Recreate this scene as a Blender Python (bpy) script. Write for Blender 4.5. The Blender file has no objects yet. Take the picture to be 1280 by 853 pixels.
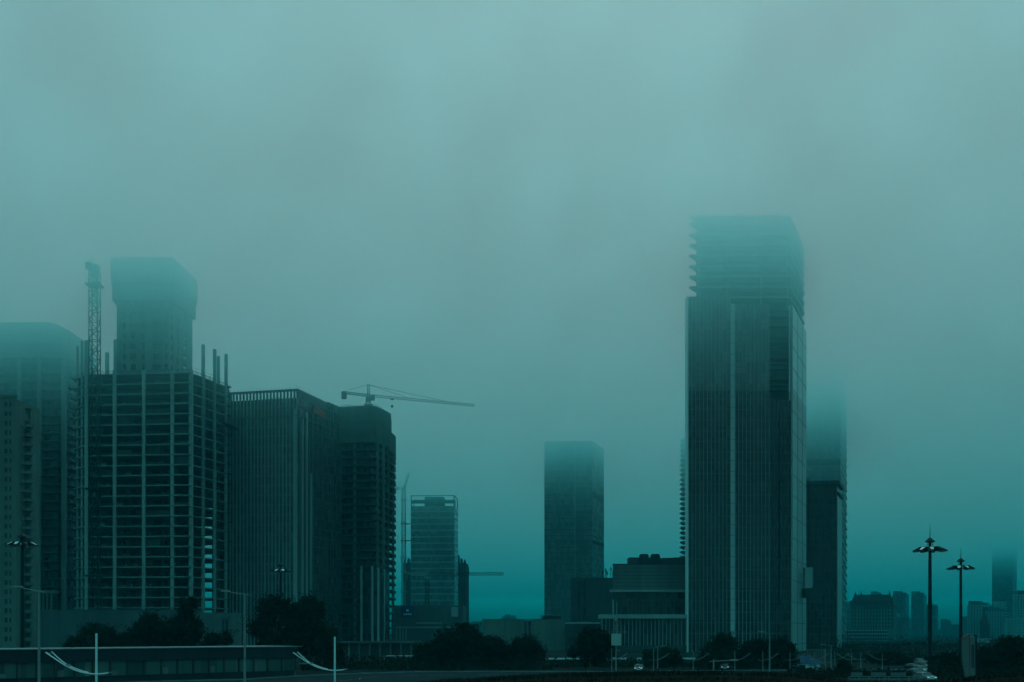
import bpy, bmesh, math, random
from mathutils import Vector
S = bpy.context.scene
C = S.collection
R = random.Random(7)
PI = math.pi
F = 1372.0          # focal length of the view, in pixels of the 1280 wide photograph
CAM = 8.0           # eye height
HOR = 790.0         # row of the horizon

def X(px, Y): return (px - 640.0) * Y / F
def Z(py, Y): return CAM + (HOR - py) * Y / F
def P(px, Y): return (X(px, Y), Y)

# ---------------------------------------------------------------- materials
def nmat(name):
    m = bpy.data.materials.new(name); m.use_nodes = True
    nt = m.node_tree
    return m, nt, nt.nodes['Principled BSDF']

def N(nt, t, **kw):
    n = nt.nodes.new(t)
    for k, v in kw.items(): setattr(n, k, v)
    return n

def ramp(nt, src, c0, c1, p0=0.3, p1=0.7):
    r = N(nt, 'ShaderNodeValToRGB')
    r.color_ramp.elements[0].position = p0; r.color_ramp.elements[0].color = (*c0, 1)
    r.color_ramp.elements[1].position = p1; r.color_ramp.elements[1].color = (*c1, 1)
    nt.links.new(src, r.inputs[0]); return r.outputs[0]

def weathered(name, c0, c1, scale=.25, rough=.8, metal=0, streak=True, bump=.0):
    """mottled surface with vertical run-off stains"""
    m, nt, b = nmat(name)
    tc = N(nt, 'ShaderNodeTexCoord'); mp = N(nt, 'ShaderNodeMapping')
    mp.inputs['Scale'].default_value = (1, 1, .12 if streak else 1)
    nt.links.new(tc.outputs['Object'], mp.inputs[0])
    n = N(nt, 'ShaderNodeTexNoise'); n.inputs['Scale'].default_value = scale; n.inputs['Detail'].default_value = 5
    n.inputs['Roughness'].default_value = .65
    nt.links.new(mp.outputs[0], n.inputs['Vector'])
    nt.links.new(ramp(nt, n.outputs['Fac'], c0, c1), b.inputs['Base Color'])
    b.inputs['Roughness'].default_value = rough; b.inputs['Metallic'].default_value = metal
    b.inputs['Specular IOR Level'].default_value = .02 if rough >= .85 else .12 if rough > .55 else .3
    if bump:
        bp = N(nt, 'ShaderNodeBump'); bp.inputs['Distance'].default_value = bump; bp.inputs['Strength'].default_value = .6
        n2 = N(nt, 'ShaderNodeTexNoise'); n2.inputs['Scale'].default_value = scale * 8; n2.inputs['Detail'].default_value = 4
        nt.links.new(tc.outputs['Object'], n2.inputs['Vector'])
        nt.links.new(n2.outputs['Fac'], bp.inputs['Height']); nt.links.new(bp.outputs[0], b.inputs['Normal'])
    return m

def glazing(name, c0, c1, cell=(1.5, 1.5, 4.2), r0=.12, r1=.35):
    """tinted curtain wall glass, every pane a little different (blinds, tilt, dirt)"""
    m, nt, b = nmat(name)
    tc = N(nt, 'ShaderNodeTexCoord'); dv = N(nt, 'ShaderNodeVectorMath', operation='DIVIDE'); fl = N(nt, 'ShaderNodeVectorMath', operation='FLOOR')
    dv.inputs[1].default_value = cell
    nt.links.new(tc.outputs['Object'], dv.inputs[0]); nt.links.new(dv.outputs[0], fl.inputs[0])
    w = N(nt, 'ShaderNodeTexWhiteNoise'); nt.links.new(fl.outputs[0], w.inputs['Vector'])
    n = N(nt, 'ShaderNodeTexNoise'); n.inputs['Scale'].default_value = .06; nt.links.new(tc.outputs['Object'], n.inputs['Vector'])
    a = N(nt, 'ShaderNodeMath', operation='MULTIPLY_ADD'); a.inputs[1].default_value = .55
    nt.links.new(w.outputs['Value'], a.inputs[0])
    s = N(nt, 'ShaderNodeMath', operation='MULTIPLY'); s.inputs[1].default_value = .6
    nt.links.new(n.outputs['Fac'], s.inputs[0]); nt.links.new(s.outputs[0], a.inputs[2])
    nt.links.new(ramp(nt, a.outputs[0], c0, c1, .2, .95), b.inputs['Base Color'])
    mr = N(nt, 'ShaderNodeMapRange'); mr.inputs[3].default_value = r0; mr.inputs[4].default_value = r1
    nt.links.new(w.outputs['Value'], mr.inputs[0]); nt.links.new(mr.outputs[0], b.inputs['Roughness'])
    return m

def plain(name, c, rough=.6, metal=0, emit=None, es=0):
    m, nt, b = nmat(name)
    b.inputs['Base Color'].default_value = (*c, 1); b.inputs['Roughness'].default_value = rough; b.inputs['Metallic'].default_value = metal
    if emit:
        b.inputs['Emission Color'].default_value = (*emit, 1); b.inputs['Emission Strength'].default_value = es
    return m

M = dict(
    concrete=weathered('wet concrete', (0.0819, 0.105, 0.1), (0.1755, 0.225, 0.22), .2),
    column=weathered('column concrete', (0.195, 0.25, 0.245), (0.3354, 0.43, 0.42), .25),
    slab=weathered('slab edge', (0.117, 0.15, 0.148), (0.2223, 0.285, 0.28), .15),
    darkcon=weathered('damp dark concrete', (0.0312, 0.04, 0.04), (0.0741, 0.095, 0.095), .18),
    screen=weathered('climbing screen', (0.117, 0.15, 0.15), (0.195, 0.25, 0.25), .3, .7),
    net=weathered('scaffold netting', (0.05, 0.075, 0.07), (0.1092, 0.14, 0.13), .12, .9),
    steel=weathered('dark steel', (0.005, 0.012, 0.016), (0.015, 0.026, 0.031), .6, .6),
    cranepaint=weathered('crane paint', (0.1716, 0.22, 0.21), (0.2808, 0.36, 0.35), .5, .5),
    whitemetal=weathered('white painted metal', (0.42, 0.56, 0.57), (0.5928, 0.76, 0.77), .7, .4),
    greymetal=weathered('galvanised metal', (0.12, 0.16, 0.17), (0.195, 0.25, 0.26), .6, .5),
    fin=weathered('aluminium fin', (0.195, 0.25, 0.255), (0.3042, 0.39, 0.395), .1, .4),
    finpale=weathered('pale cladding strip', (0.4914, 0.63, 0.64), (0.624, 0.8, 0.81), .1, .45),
    findark=weathered('bronze fin', (0.0507, 0.065, 0.07), (0.0897, 0.115, 0.12), .1, .45),
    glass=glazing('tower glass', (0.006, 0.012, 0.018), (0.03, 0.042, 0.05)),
    glasshi=glazing('upper tower glass', (0.06, 0.085, 0.09), (0.156, 0.2, 0.205)),  # paler glass for the curtain walls above the split line
    glassoff=glazing('office glass', (0.014, 0.024, 0.028), (0.055, 0.075, 0.08), (1.3, 1.3, 4.3)),
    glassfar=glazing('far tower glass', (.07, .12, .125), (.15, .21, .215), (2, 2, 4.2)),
    glassblk=glazing('dark glass', (0.0078, 0.01, 0.012), (0.0265, 0.034, 0.038), (1.5, 1.5, 3.6), .15, .4),
    pane=glazing('window pane', (0.0094, 0.012, 0.014), (0.0429, 0.055, 0.06), (1.1, 1.1, 3.0), .08, .25),
    hallpane=glazing('hall pane', (0.02, 0.05, 0.05), (0.09, 0.15, 0.145), (2.3, 2.3, 9.0), .1, .3),
    beige=weathered('beige render', (.09, .125, .118), (.165, .225, .205), .2),
    stone=weathered('grey stone', (0.0819, 0.105, 0.105), (0.1365, 0.175, 0.175), .15),
    darkstone=weathered('dark stone', (0.0429, 0.055, 0.06), (0.0741, 0.095, 0.1), .15),
    roof=weathered('dark roof', (0.025, 0.032, 0.035), (0.0491, 0.063, 0.066), .5, .6),
    hoard=weathered('site hoarding', (0.07, 0.09, 0.1), (0.1131, 0.145, 0.155), .15, .7),
    bluesign=weathered('blue sign board', (0.012, 0.04, 0.12), (0.02, 0.06, 0.17), .4, .5),
    blueroof=weathered('blue tarpaulin', (0.003, 0.045, 0.1), (0.006, 0.07, 0.14), .5, .6),
    red=plain('red sign letters', (.6, .07, .04), .5),
    redtrim=weathered('red trim', (.14, .03, .015), (.22, .05, .025), .5, .6),
    asphalt=weathered('wet asphalt', (0.008, 0.022, 0.026), (0.02, 0.042, 0.048), .3, .88, streak=False, bump=.01),
    kerb=weathered('kerb stone', (0.1, 0.15, 0.155), (0.18, 0.24, 0.245), .4, .86, streak=False),
    paint=plain('road paint', (.3, .3, .29), .6),
    fascia=weathered('dark fascia panel', (0.01, 0.022, 0.03), (0.02, 0.036, 0.046), .3, .6),
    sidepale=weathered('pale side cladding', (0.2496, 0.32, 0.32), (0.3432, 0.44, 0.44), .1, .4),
    ground=weathered('city ground', (0.008, 0.015, 0.015), (0.022, 0.034, 0.034), .05, .95, streak=False),
    grassm=weathered('dark grass', (0.003, 0.007, 0.005), (0.008, 0.014, 0.009), .3, 1.0, streak=False, bump=.2),
    leaf=weathered('leaf dark', (.005, .011, .008), (.014, .026, .016), .9, .9, streak=False),
    leafb=weathered('leaf olive', (.006, .013, .008), (.018, .030, .017), .7, .9, streak=False),
    bark=weathered('bark', (.04, .033, .026), (.09, .075, .06), 2, .9),
    tyre=plain('tyre rubber', (.02, .02, .02), .9),
    carwhite=plain('white car paint', (.2, .25, .26), .25),
    cargrey=plain('grey car paint', (.15, .17, .18), .25, .3),
    cardark=plain('dark car paint', (.03, .035, .045), .2, .2),
    headlamp=plain('lit headlamp', (.8, .85, .85), .2, emit=(.8, 1, 1), es=.14),
    lampglass=plain('floodlight glass', (.75, .8, .8), .2),
)

# ---------------------------------------------------------------- mesh building
class MB:
    def __init__(s): s.v = []; s.f = []
    def hexa(s, p):
        b = len(s.v); s.v += [tuple(q) for q in p]
        s.f += [(b, b+3, b+2, b+1), (b+4, b+5, b+6, b+7), (b, b+1, b+5, b+4), (b+1, b+2, b+6, b+5), (b+2, b+3, b+7, b+6), (b+3, b, b+4, b+7)]
    def box(s, x0, x1, y0, y1, z0, z1):
        s.hexa([(x0,y0,z0),(x1,y0,z0),(x1,y1,z0),(x0,y1,z0),(x0,y0,z1),(x1,y0,z1),(x1,y1,z1),(x0,y1,z1)])
    def prism(s, pts, z0, z1):
        n = len(pts); b = len(s.v)
        s.v += [(x, y, z0) for x, y in pts] + [(x, y, z1) for x, y in pts]
        s.f += [tuple(range(b+n-1, b-1, -1)), tuple(range(b+n, b+2*n))]
        s.f += [(b+i, b+(i+1) % n, b+n+(i+1) % n, b+n+i) for i in range(n)]
    def bar(s, p, q, r, r2=None, k=4):
        p = Vector(p); q = Vector(q); d = q - p
        if d.length < 1e-6: return
        d.normalize(); u = d.orthogonal().normalized(); w = d.cross(u); r2 = r if r2 is None else r2
        b = len(s.v)
        for c, rr in ((p, r), (q, r2)):
            for i in range(k):
                a = 2*PI*(i+.5)/k
                s.v.append(tuple(c + u*(rr*math.cos(a)) + w*(rr*math.sin(a))))
        s.f += [(b+i, b+(i+1) % k, b+k+(i+1) % k, b+k+i) for i in range(k)]
        s.f += [tuple(range(b+k-1, b-1, -1)), tuple(range(b+k, b+2*k))]
    def tube(s, pts, r, k=6):
        for a, b in zip(pts, pts[1:]): s.bar(a, b, r, r, k)
    def lathe(s, prof, k=16, c=(0, 0)):
        b = len(s.v)
        for r, z in prof:
            for i in range(k):
                a = 2*PI*i/k; s.v.append((c[0]+r*math.cos(a), c[1]+r*math.sin(a), z))
        for j in range(len(prof)-1):
            for i in range(k):
                s.f.append((b+j*k+i, b+j*k+(i+1) % k, b+(j+1)*k+(i+1) % k, b+(j+1)*k+i))
        s.f += [tuple(range(b+k-1, b-1, -1)), tuple(range(b+(len(prof)-1)*k, b+len(prof)*k))]
    def lattice(s, p, q, w, step, r=.07, h=None):
        """a square lattice girder from p to q"""
        p = Vector(p); q = Vector(q); d = q - p; L = d.length; d.normalize()
        up = Vector((0, 0, 1)) if abs(d.z) < .9 else Vector((0, 1, 0))
        a = d.cross(up).normalized()*(w/2); c = a.cross(d).normalized()*((h or w)/2)
        cor = [a+c, -a+c, -a-c, a-c]
        for o in cor: s.bar(p+o, q+o, r*1.3)
        n = max(2, int(L/step))
        for i in range(n):
            u0 = p + d*(L*i/n); u1 = p + d*(L*(i+1)/n)
            for j in range(4):
                o, o2 = cor[j], cor[(j+1) % 4]
                s.bar(u0+o, u0+o2, r*.8)
                if (i+j) % 2: s.bar(u0+o, u1+o2, r*.8)
                else: s.bar(u0+o2, u1+o, r*.8)
    def build(s, name, mat, parent=None, o=(0, 0, 0), smooth=False):
        me = bpy.data.meshes.new(name)
        me.from_pydata([(x-o[0], y-o[1], z-o[2]) for x, y, z in s.v], [], s.f)
        me.materials.append(mat)
        bm = bmesh.new(); bm.from_mesh(me); bmesh.ops.recalc_face_normals(bm, faces=bm.faces); bm.to_mesh(me); bm.free()
        if smooth:
            for p in me.polygons: p.use_smooth = True
        ob = bpy.data.objects.new(name, me); C.objects.link(ob)
        if parent: ob.parent = parent
        return ob

def tag(o, label=None, cat=None, group=None, kind=None):
    if label: o['label'] = label
    if cat: o['category'] = cat
    if group: o['group'] = group
    if kind: o['kind'] = kind
    return o

def thing(name, label, cat, loc=(0, 0, 0), rz=0, group=None):
    o = bpy.data.objects.new(name, None); C.objects.link(o); o.empty_display_size = 1
    o.location = loc; o.rotation_euler = (0, 0, rz)
    return tag(o, label, cat, group)

def copy_tree(o, parent=None):
    c = o.copy(); C.objects.link(c); c.parent = parent
    for ch in o.children: copy_tree(ch, c)
    return c

class Bld:
    """a building: an Empty at its base, parts in world coordinates moved to it"""
    def __init__(s, name, label, cat, x, y, group=None):
        s.o = (x, y, 0); s.root = thing(name, label, cat, s.o, 0, group)
    def part(s, name, mb, mat, parent=None, label=None, smooth=False):
        ob = mb.build(name, mat, parent or s.root, s.o, smooth)
        if label: ob['label'] = label
        return ob

class Edge:
    """one face of a building seen from above; A left, B right, n points outwards"""
    def __init__(s, A, B):
        s.A = Vector(A); s.B = Vector(B); d = s.B - s.A; s.L = d.length; s.t = d/s.L; s.n = Vector((s.t.y, -s.t.x))
    def pt(s, u, o=0): return s.A + s.t*u + s.n*o
    def box(s, mb, u0, u1, z0, z1, o0, o1):
        a, b, c, d = s.pt(u0, o1), s.pt(u1, o1), s.pt(u1, o0), s.pt(u0, o0)
        mb.hexa([(a.x,a.y,z0),(b.x,b.y,z0),(c.x,c.y,z0),(d.x,d.y,z0),(a.x,a.y,z1),(b.x,b.y,z1),(c.x,c.y,z1),(d.x,d.y,z1)])
    def fins(s, mb, n, z0, z1, w, d, skip=(), i0=0, i1=None):
        for i in range(i0, (n if i1 is None else i1)+1):
            if i in skip: continue
            u = min(max(s.L*i/n, w/2), s.L-w/2); s.box(mb, u-w/2, u+w/2, z0, z1, -.15, d)
    def bands(s, mb, z0, z1, step, h, d, u0=0, u1=None):
        z = z0
        while z < z1 - h:
            s.box(mb, u0, s.L if u1 is None else u1, z, z+h, -.12, d); z += step

def poly(*pts): return [P(px, Y) for px, Y in pts]

def grid_wall(mb, e, cols, rows, z0, z1, th):
    """a wall with real window openings"""
    u = 0
    for a, b in cols:
        e.box(mb, u, a, z0, z1, -th, 0); u = b
        z = z0
        for c, d in rows:
            e.box(mb, a, b, z, c, -th, -.003); z = d
        e.box(mb, a, b, z, z1, -th, -.003)
    e.box(mb, u, e.L, z0, z1, -th, 0)

def shared(name, parts, parent, first, places):
    """copies of one small mesh at many places (translations)"""
    for i, p in enumerate(places):
        o = first if i == 0 else first.copy()
        if i: C.objects.link(o); o.parent = parent
        o.location = p


# ================================================================ BUILDINGS
def pane_parts(b, e, cols, rows, mat, setback, name='window', frame=None):
    """each window a part of its own: one pane mesh, copied"""
    first = None
    for (u0, u1) in cols:
        for (z0, z1) in rows:
            if first is None:
                mb = MB(); e.box(mb, u0-.05, u1+.05, z0-.05, z1+.05, -setback-.08, -setback)
                first = b.part(name, mb, mat); fu, fz = u0, z0
            else:
                c = first.copy(); C.objects.link(c); c.parent = b.root
                d = e.t*(u0-fu); c.location = (d.x, d.y, z0-fz)

# ---- beige apartment block, far left
def apartment():
    Y = 354
    b = Bld('apartment_block', 'beige apartment block with small dark windows and stacked balconies at the left edge', 'apartment building', X(5, Y), Y)
    zt = Z(498, Y); fh = 3.02
    e = Edge(P(-60, Y), P(19.5, Y-1.0))
    n = int(zt/fh)-1
    rows = [(zt - 2.9 - fh*i, zt - 1.35 - fh*i) for i in range(n)][::-1]
    k = F/Y
    uu = lambda px: (px + 60)/79.5*e.L
    cols = [(uu(-22), uu(-19)), (uu(-12), uu(-9)), (uu(6), uu(9.4)), (uu(11.8), uu(14))]
    mb = MB(); grid_wall(mb, e, cols, rows, 0, zt, .35)
    # the body behind the wall
    q = [e.pt(0, -.36), e.pt(e.L, -.36), e.pt(e.L, -16), e.pt(0, -16)]
    mb.prism([(v.x, v.y) for v in q], 0, zt-.4)
    b.part('wall', mb, M['beige'])
    pane_parts(b, e, cols[2:], rows[-26:], M['pane'], .26)
    mb = MB()
    for u0, u1 in cols[:2]:
        for z0, z1 in rows: e.box(mb, u0-.04, u1+.04, z0-.04, z1+.04, -.34, -.26)
    o = b.part('window_bank', mb, M['pane']); tag(o, kind='stuff')
    # balcony wing
    w = Edge(P(19.6, Y+1.5), P(41, Y+5)); zw = Z(521, Y)
    mb = MB(); mb.prism([(v.x, v.y) for v in (w.pt(0, -1.4), w.pt(w.L, -1.4), w.pt(w.L, -13), w.pt(0, -13))], 0, zw)
    b.part('balcony_wing', mb, M['beige'])
    bal = MB()
    w.box(bal, .1, w.L*.42, .0, .16, -1.45, .5); w.box(bal, .1, w.L*.42, .16, 1.05, .38, .5); w.box(bal, w.L*.58, w.L-.05, -.02, .14, -1.45, .9); w.box(bal, w.L*.58, w.L-.05, .14, 1.0, .78, .9)
    dk = MB(); w.box(dk, .4, w.L*.4, .9, 2.5, -1.44, -1.36); w.box(dk, w.L*.6, w.L-.5, .9, 2.5, -1.44, -1.36)
    nf = int(zw/fh)
    b0 = b.part('balcony', bal, M['beige']); d0 = b.part('window', dk, M['pane'])
    for i in range(nf):
        z = zw - fh*(nf-i) + .2
        o = b0 if i == 0 else b0.copy(); o2 = d0 if i == 0 else d0.copy()
        if i: C.objects.link(o); o.parent = b.root; C.objects.link(o2); o2.parent = b.root
        o.location.z = z; o2.location.z = z
    # open roof frame
    mb = MB()
    for u in (.2, w.L*.35, w.L*.7, w.L-.3): w.box(mb, u, u+.35, zw, zw+3.4, -3, -2.6)
    w.box(mb, -.2, w.L+.2, zw+3.4, zw+4.0, -6, -1.8); w.box(mb, .6, w.L*.6, zw, zw+3.2, -7, -4)
    b.part('roof_frame', mb, M['darkcon'])
    mb = MB(); e.box(mb, -.2, e.L+.3, zt, zt+.9, -.6, .25); b.part('parapet', mb, M['beige'])
apartment()

# ---- open concrete frame helper
def frame_tower(b, outline, zs, th, cols, colmat, slabmat, colw=1.3):
    mb = MB(); mb.prism(outline, 0, th)
    s0 = b.part('floor_slab', mb, slabmat)
    for i, z in enumerate(zs):
        o = s0 if i == 0 else s0.copy()
        if i: C.objects.link(o); o.parent = b.root
        o.location.z = z
    for (x, y, w, z0, z1) in cols:
        mb = MB(); mb.box(x-w/2, x+w/2, y-w/2, y+w/2, z0, z1); b.part('column', mb, colmat)

# ---- half-finished tower with netted crown, behind the concrete frame
def netted_tower():
    Y = 520
    b = Bld('netted_tower', 'dark unfinished tower with netted rounded top fading into cloud at far left', 'tower', X(40, Y), Y)
    out = poly((-70, 522), (20, 519), (74, 519), (84, 522), (112, 548), (118, 575), (-70, 575))
    zt = Z(402, Y)
    zs = [Z(788 - 10.7*i, Y) for i in range(0, 32)]
    cols = [(X(p, 519.6), 519.2, 1.7, 0, Z(447, Y)) for p in (-30, 25, 50)] + [(X(81, 521.5), 520.6, 1.9, 0, Z(447, Y)), (X(97, 535), 534, 1.2, 0, Z(452, Y))]
    frame_tower(b, out, zs, .6, cols, M['concrete'], M['darkcon'])
    mb = MB(); inn = poly((-68, 526), (20, 523.5), (73, 523.5), (82, 526), (108, 551), (113, 572), (-68, 572)); mb.prism(inn, 0, zt-3)
    b.part('infill_wall', mb, M['glassblk'])
    sc = poly((-72, 520.5), (18, 517.6), (74.5, 517.6), (86, 520.5), (114, 548), (120, 577), (-72, 577))
    mb = MB(); zb = Z(449, Y)
    steps = [zb, zb+3.2, zb+6.6, zb+10, zt-4]
    for i in range(4): mb.prism(sc if i % 2 == 0 else [(x*1.0004, y*1.0004) for x, y in sc], steps[i]+.03, steps[i+1])
    b.part('scaffold_net', mb, M['net'])
    top = poly((-70, 524), (20, 521), (60, 521), (74, 526), (98, 548), (110, 572), (-70, 572))
    mb = MB(); mb.prism(top, zt-4, zt); b.part('crown', mb, M['net'])
    mb = MB()
    for p in (55, 60, 65): mb.box(X(p, 512)-.35, X(p, 512)+.35, 511, 512, 0, Z(742, 512))
    e = Edge(P(40, 513), P(70, 513)); e.box(mb, 0, e.L, Z(742, 512), Z(738, 512), -4, 1)
    b.part('entrance_frame', mb, M['concrete'])
netted_tower()

# ---- the big concrete frame with a core rising out of it
def frame_building():
    Y = 455
    b = Bld('unfinished_tower', 'bare concrete frame of columns and floor slabs with its core rising above, under construction', 'construction site', X(190, Y), Y)
    out = poly((92, 466), (107, 458), (180, 455.6), (228, 453.6), (236, 453.9), (241, 456), (262, 467.5), (286, 482), (288, 498), (112, 503))
    pitch = 12.74*Y/F
    z0 = Z(760.6, Y)
    zs = [z0 + pitch*i for i in range(24)]
    zt = zs[-1]
    cols = []
    cy = lambda px: 458 + (453.8-458)*(px-108)/(238-108)
    for p, top in ((108.3, 426), (143.6, 463), (180, 463), (215.6, 463)):
        y = cy(p) + .55; cols.append((X(p, y), y, 1.35, 0, Z(top, y)))
    cols.append((X(96.5, 464.5), 465, .75, 0, Z(433, 465))); cols.append((X(101, 460.5), 461.8, .8, 0, Z(429, 465)))
    cols.append((X(238.4, 455.5), 456, 1.5, 0, Z(463, 456)))
    for p, y, top in ((254, 463.6, 431), (268.4, 471.5, 437), (273, 486, 446), (282.6, 480.4, 443)):
        cols.append((X(p, y), y, 1.2, 0, Z(top, y)))
    for p, y, top in ((134, 489, 441), (144.5, 478, 425)): cols.append((X(p, y), y, 1.3, 0, Z(top, y)))
    frame_tower(b, out, zs, .55, cols, M['column'], M['slab'])
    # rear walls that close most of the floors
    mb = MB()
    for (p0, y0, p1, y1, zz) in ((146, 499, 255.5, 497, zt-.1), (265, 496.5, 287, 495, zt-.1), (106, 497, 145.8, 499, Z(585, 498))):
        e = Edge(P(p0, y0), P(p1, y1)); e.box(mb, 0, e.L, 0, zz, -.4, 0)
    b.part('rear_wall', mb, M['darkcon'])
    # stacked building material and block walls seen inside the bays
    mb = MB()
    for i in range(22):
        z = zs[i]+.57
        for _ in range(3):
            p = R.uniform(112, 205); y = R.uniform(459, 463); w = R.uniform(.8, 3)
            mb.box(X(p, y), X(p, y)+w, y, y+R.uniform(.5, 1.5), z, z+R.uniform(.4, 1.6))
        if i % 5 != 2: 
            x = X(116, 470); mb.box(x, x+7+R.uniform(-2, 2), 472, 472.3, z, z+pitch-.6)
    o = b.part('stored_material', mb, M['slab']); tag(o, kind='stuff')
    # edge guard rails
    mb = MB()
    pts = [Vector(p) for p in out[:8]]
    for z in zs[-5:]:
        for h in (1.1, .6):
            for a, c in zip(pts, pts[1:]): mb.bar((a.x, a.y, z+.55+h), (c.x, c.y, z+.55+h), .05)
    for a, c in zip(pts, pts[1:]):
        n = max(1, int((c-a).length/2.5))
        for i in range(n+1):
            q = a.lerp(c, i/n); mb.bar((q.x, q.y, zt+.5), (q.x, q.y, zt+1.8), .05)
    b.part('guard_rail', mb, M['steel'])
    # catch platforms sticking out on the right and left edges
    for z in zs[1::1]:
        mb = MB(); a = Vector(P(284.6, 480)); 
        d = R.choice((.9, 1.5, 1.2, 2.1)); mb.box(a.x, a.x+d, 478.2, 481, z-.1, z+.12)
        mb.bar((a.x+d-.1, 479.5, z+.1), (a.x+d-.1, 479.5, z+1.2), .06)
        b.part('edge_platform', mb, M['steel'])
    for z in zs[2:]:
        if R.random() < .85:
            mb = MB(); a = Vector(P(92.5, 465.5)); d = R.choice((.7, 1.2, 1.6, 2.0)); mb.box(a.x-d, a.x, 463.5, 466.5, z+.05, z+.22)
            for _ in range(2): xx = a.x-R.uniform(.1, d); mb.bar((xx, 464, z), (xx, 464, z+R.uniform(.9, 2.6)), .07)
            b.part('edge_platform', mb, M['steel'])
    # debris netting and boarding hung in some bays of the upper floors
    cols_px = (109.5, 143, 179.5, 215, 237)
    for i in range(6, 23):
        for k in range(4):
            if R.random() < (.5 if i > 12 else .12):
                p0, p1 = cols_px[k]+1.2, cols_px[k+1]-1.2; w = R.choice((1, 1, .6, .4)); p1 = p0+(p1-p0)*w
                g = Edge(P(p0, cy(p0)+1.0), P(p1, cy(p1)+1.0)); mb = MB(); g.box(mb, 0, g.L, zs[i]+.5, zs[i]+.5+(pitch-.55)*R.choice((1, .95, .6, .35)), -.08, 0); b.part('debris_net', mb, M['darkcon'])
    # scaffold standards on the right face
    mb = MB(); g = Edge(P(241, 455.6), P(285.6, 481.6))
    for i in range(12):
        q = g.pt(g.L*(i+.3)/12, .7); h0 = R.choice((3, 8, 14)); mb.bar((q.x, q.y, zs[h0]), (q.x, q.y, zt+R.uniform(-2, 3.5)), .055)
    for z in zs[6:]:
        for h in (1.2, 2.6):
            a, c = g.pt(.2, .7), g.pt(g.L*R.uniform(.7, 1), .7); mb.bar((a.x, a.y, z+h), (c.x, c.y, z+h), .05)
    b.part('scaffold', mb, M['steel'])
    mb = MB(); zc = Z(530, 470); x = X(286, 480)
    mb.hexa([(x-.5,470,zc),(x+3.6,470,zc-.2),(x+3.6,484,zc-.2),(x-.5,484,zc),(x-.5,470,zc+.9),(x+3.6,470,zc),(x+3.6,484,zc),(x-.5,484,zc+.9)])
    b.part('catch_canopy', mb, M['steel'])
    # ---- core: hollow shaft with door openings and floor slabs
    ztop = Z(352, 466)
    fa, fb, fc = P(146, 466), P(211.5, 466), P(240.5, 490)
    e = Edge(fa, fb); r = Edge(fb, fc); back = Edge(fc, P(162, 491.5)); left = Edge(P(162, 491.5), fa)
    cp = 12.9*466/F
    nrow = int(ztop/cp)
    rows = [(ztop-8 - cp*(i+1) + 1.1, ztop-8 - cp*i - .75) for i in range(nrow-3)][::-1]
    u = lambda px: (px-146)/65.5*e.L
    mb = MB(); grid_wall(mb, e, [(u(153.5), u(157.5)), (u(163), u(169.6)), (u(177), u(181)), (u(190.5), u(201.4)), (u(205.4), u(209.4))], rows, 0, ztop, .6)
    b.part('core_wall', mb, M['concrete'])
    mb = MB(); L = r.L; grid_wall(mb, r, [(L*.06, L*.15), (L*.32, L*.40), (L*.60, L*.74)], rows, 0, ztop, .5); b.part('core_wall', mb, M['concrete'])
    mb = MB(); grid_wall(mb, back, [(L*.02, L*.2), (L*.5, L*.6)], rows, 0, ztop, .5); b.part('core_wall', mb, M['concrete'])
    mb = MB(); left.box(mb, 0, left.L, 0, ztop, -.5, 0); b.part('core_wall', mb, M['concrete'])
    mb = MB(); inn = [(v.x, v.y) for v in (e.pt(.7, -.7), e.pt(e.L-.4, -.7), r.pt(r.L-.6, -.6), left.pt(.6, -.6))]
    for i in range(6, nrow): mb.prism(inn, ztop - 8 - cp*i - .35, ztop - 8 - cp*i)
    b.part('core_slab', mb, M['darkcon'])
    mb = MB(); m0 = e.pt(e.L*.42, -.65); m1 = e.pt(e.L*.55, -14); mb.bar((m0.x, m0.y, zt), (m0.x, m0.y, zt), .1)
    ee = Edge(m0, m1); ee.box(mb, 0, ee.L, 0, ztop-.5, -.3, 0); ee = Edge(e.pt(e.L*.98, -7), e.pt(.6, -7)); ee.box(mb, 0, ee.L*.6, 0, ztop-.5, -.3, 0)
    b.part('core_partition', mb, M['darkcon'])
    # construction joints of the core, thin lines round every storey
    mb = MB()
    for i in range(nrow-8):
        z = ztop - 8 - cp*i
        for q in (e, r): q.box(mb, .01, q.L-.01, z-.12, z, -.1, .06)
    b.part('joint_line', mb, M['darkcon'])
    # climbing formwork: two tiers of screens wrapped round the head of the core
    def tier(name, pl, pf, pr, ya, yb, yc, zb, zt2):
        q = poly((pl, ya), (pf, ya-.3), (pr, yb), (pl+22, yc))
        mb = MB(); n = len(q)
        mb.prism(q, zb, zt2); o = b.part(name, mb, M['screen'])
        rib = MB()
        for A, B_ in ((q[0], q[1]), (q[1], q[2])):
            g = Edge(A, B_); k = max(2, int(g.L/1.6))
            for i in range(k+1):
                uu = min(max(g.L*i/k, .06), g.L-.06); g.box(rib, uu-.05, uu+.05, zb-.15, zt2+R.uniform(.0, .5), -.1, .09)
            g.box(rib, -.05, g.L+.05, zb-.25, zb+.05, -.1, .12)
        b.part('screen_rib', rib, M['steel'], o)
    tier('lower_screen', 140.5, 214.5, 244.5, 463.4, 491.5, 494, Z(375.5, 463), Z(354.5, 463))
    tier('upper_screen', 138.5, 216, 246.5, 461.8, 492.5, 496, Z(354.0, 461.8), Z(322, 461.8))
    mb = MB()
    for i in range(9):
        p = 141 + i*9; mb.bar((X(p, 464), 464+R.uniform(0, 8), Z(323, 462)), (X(p, 464), 464+R.uniform(0, 8), Z(318-R.uniform(0, 4), 462)), .12)
    b.part('steel_starter_bar', mb, M['steel'])
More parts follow.
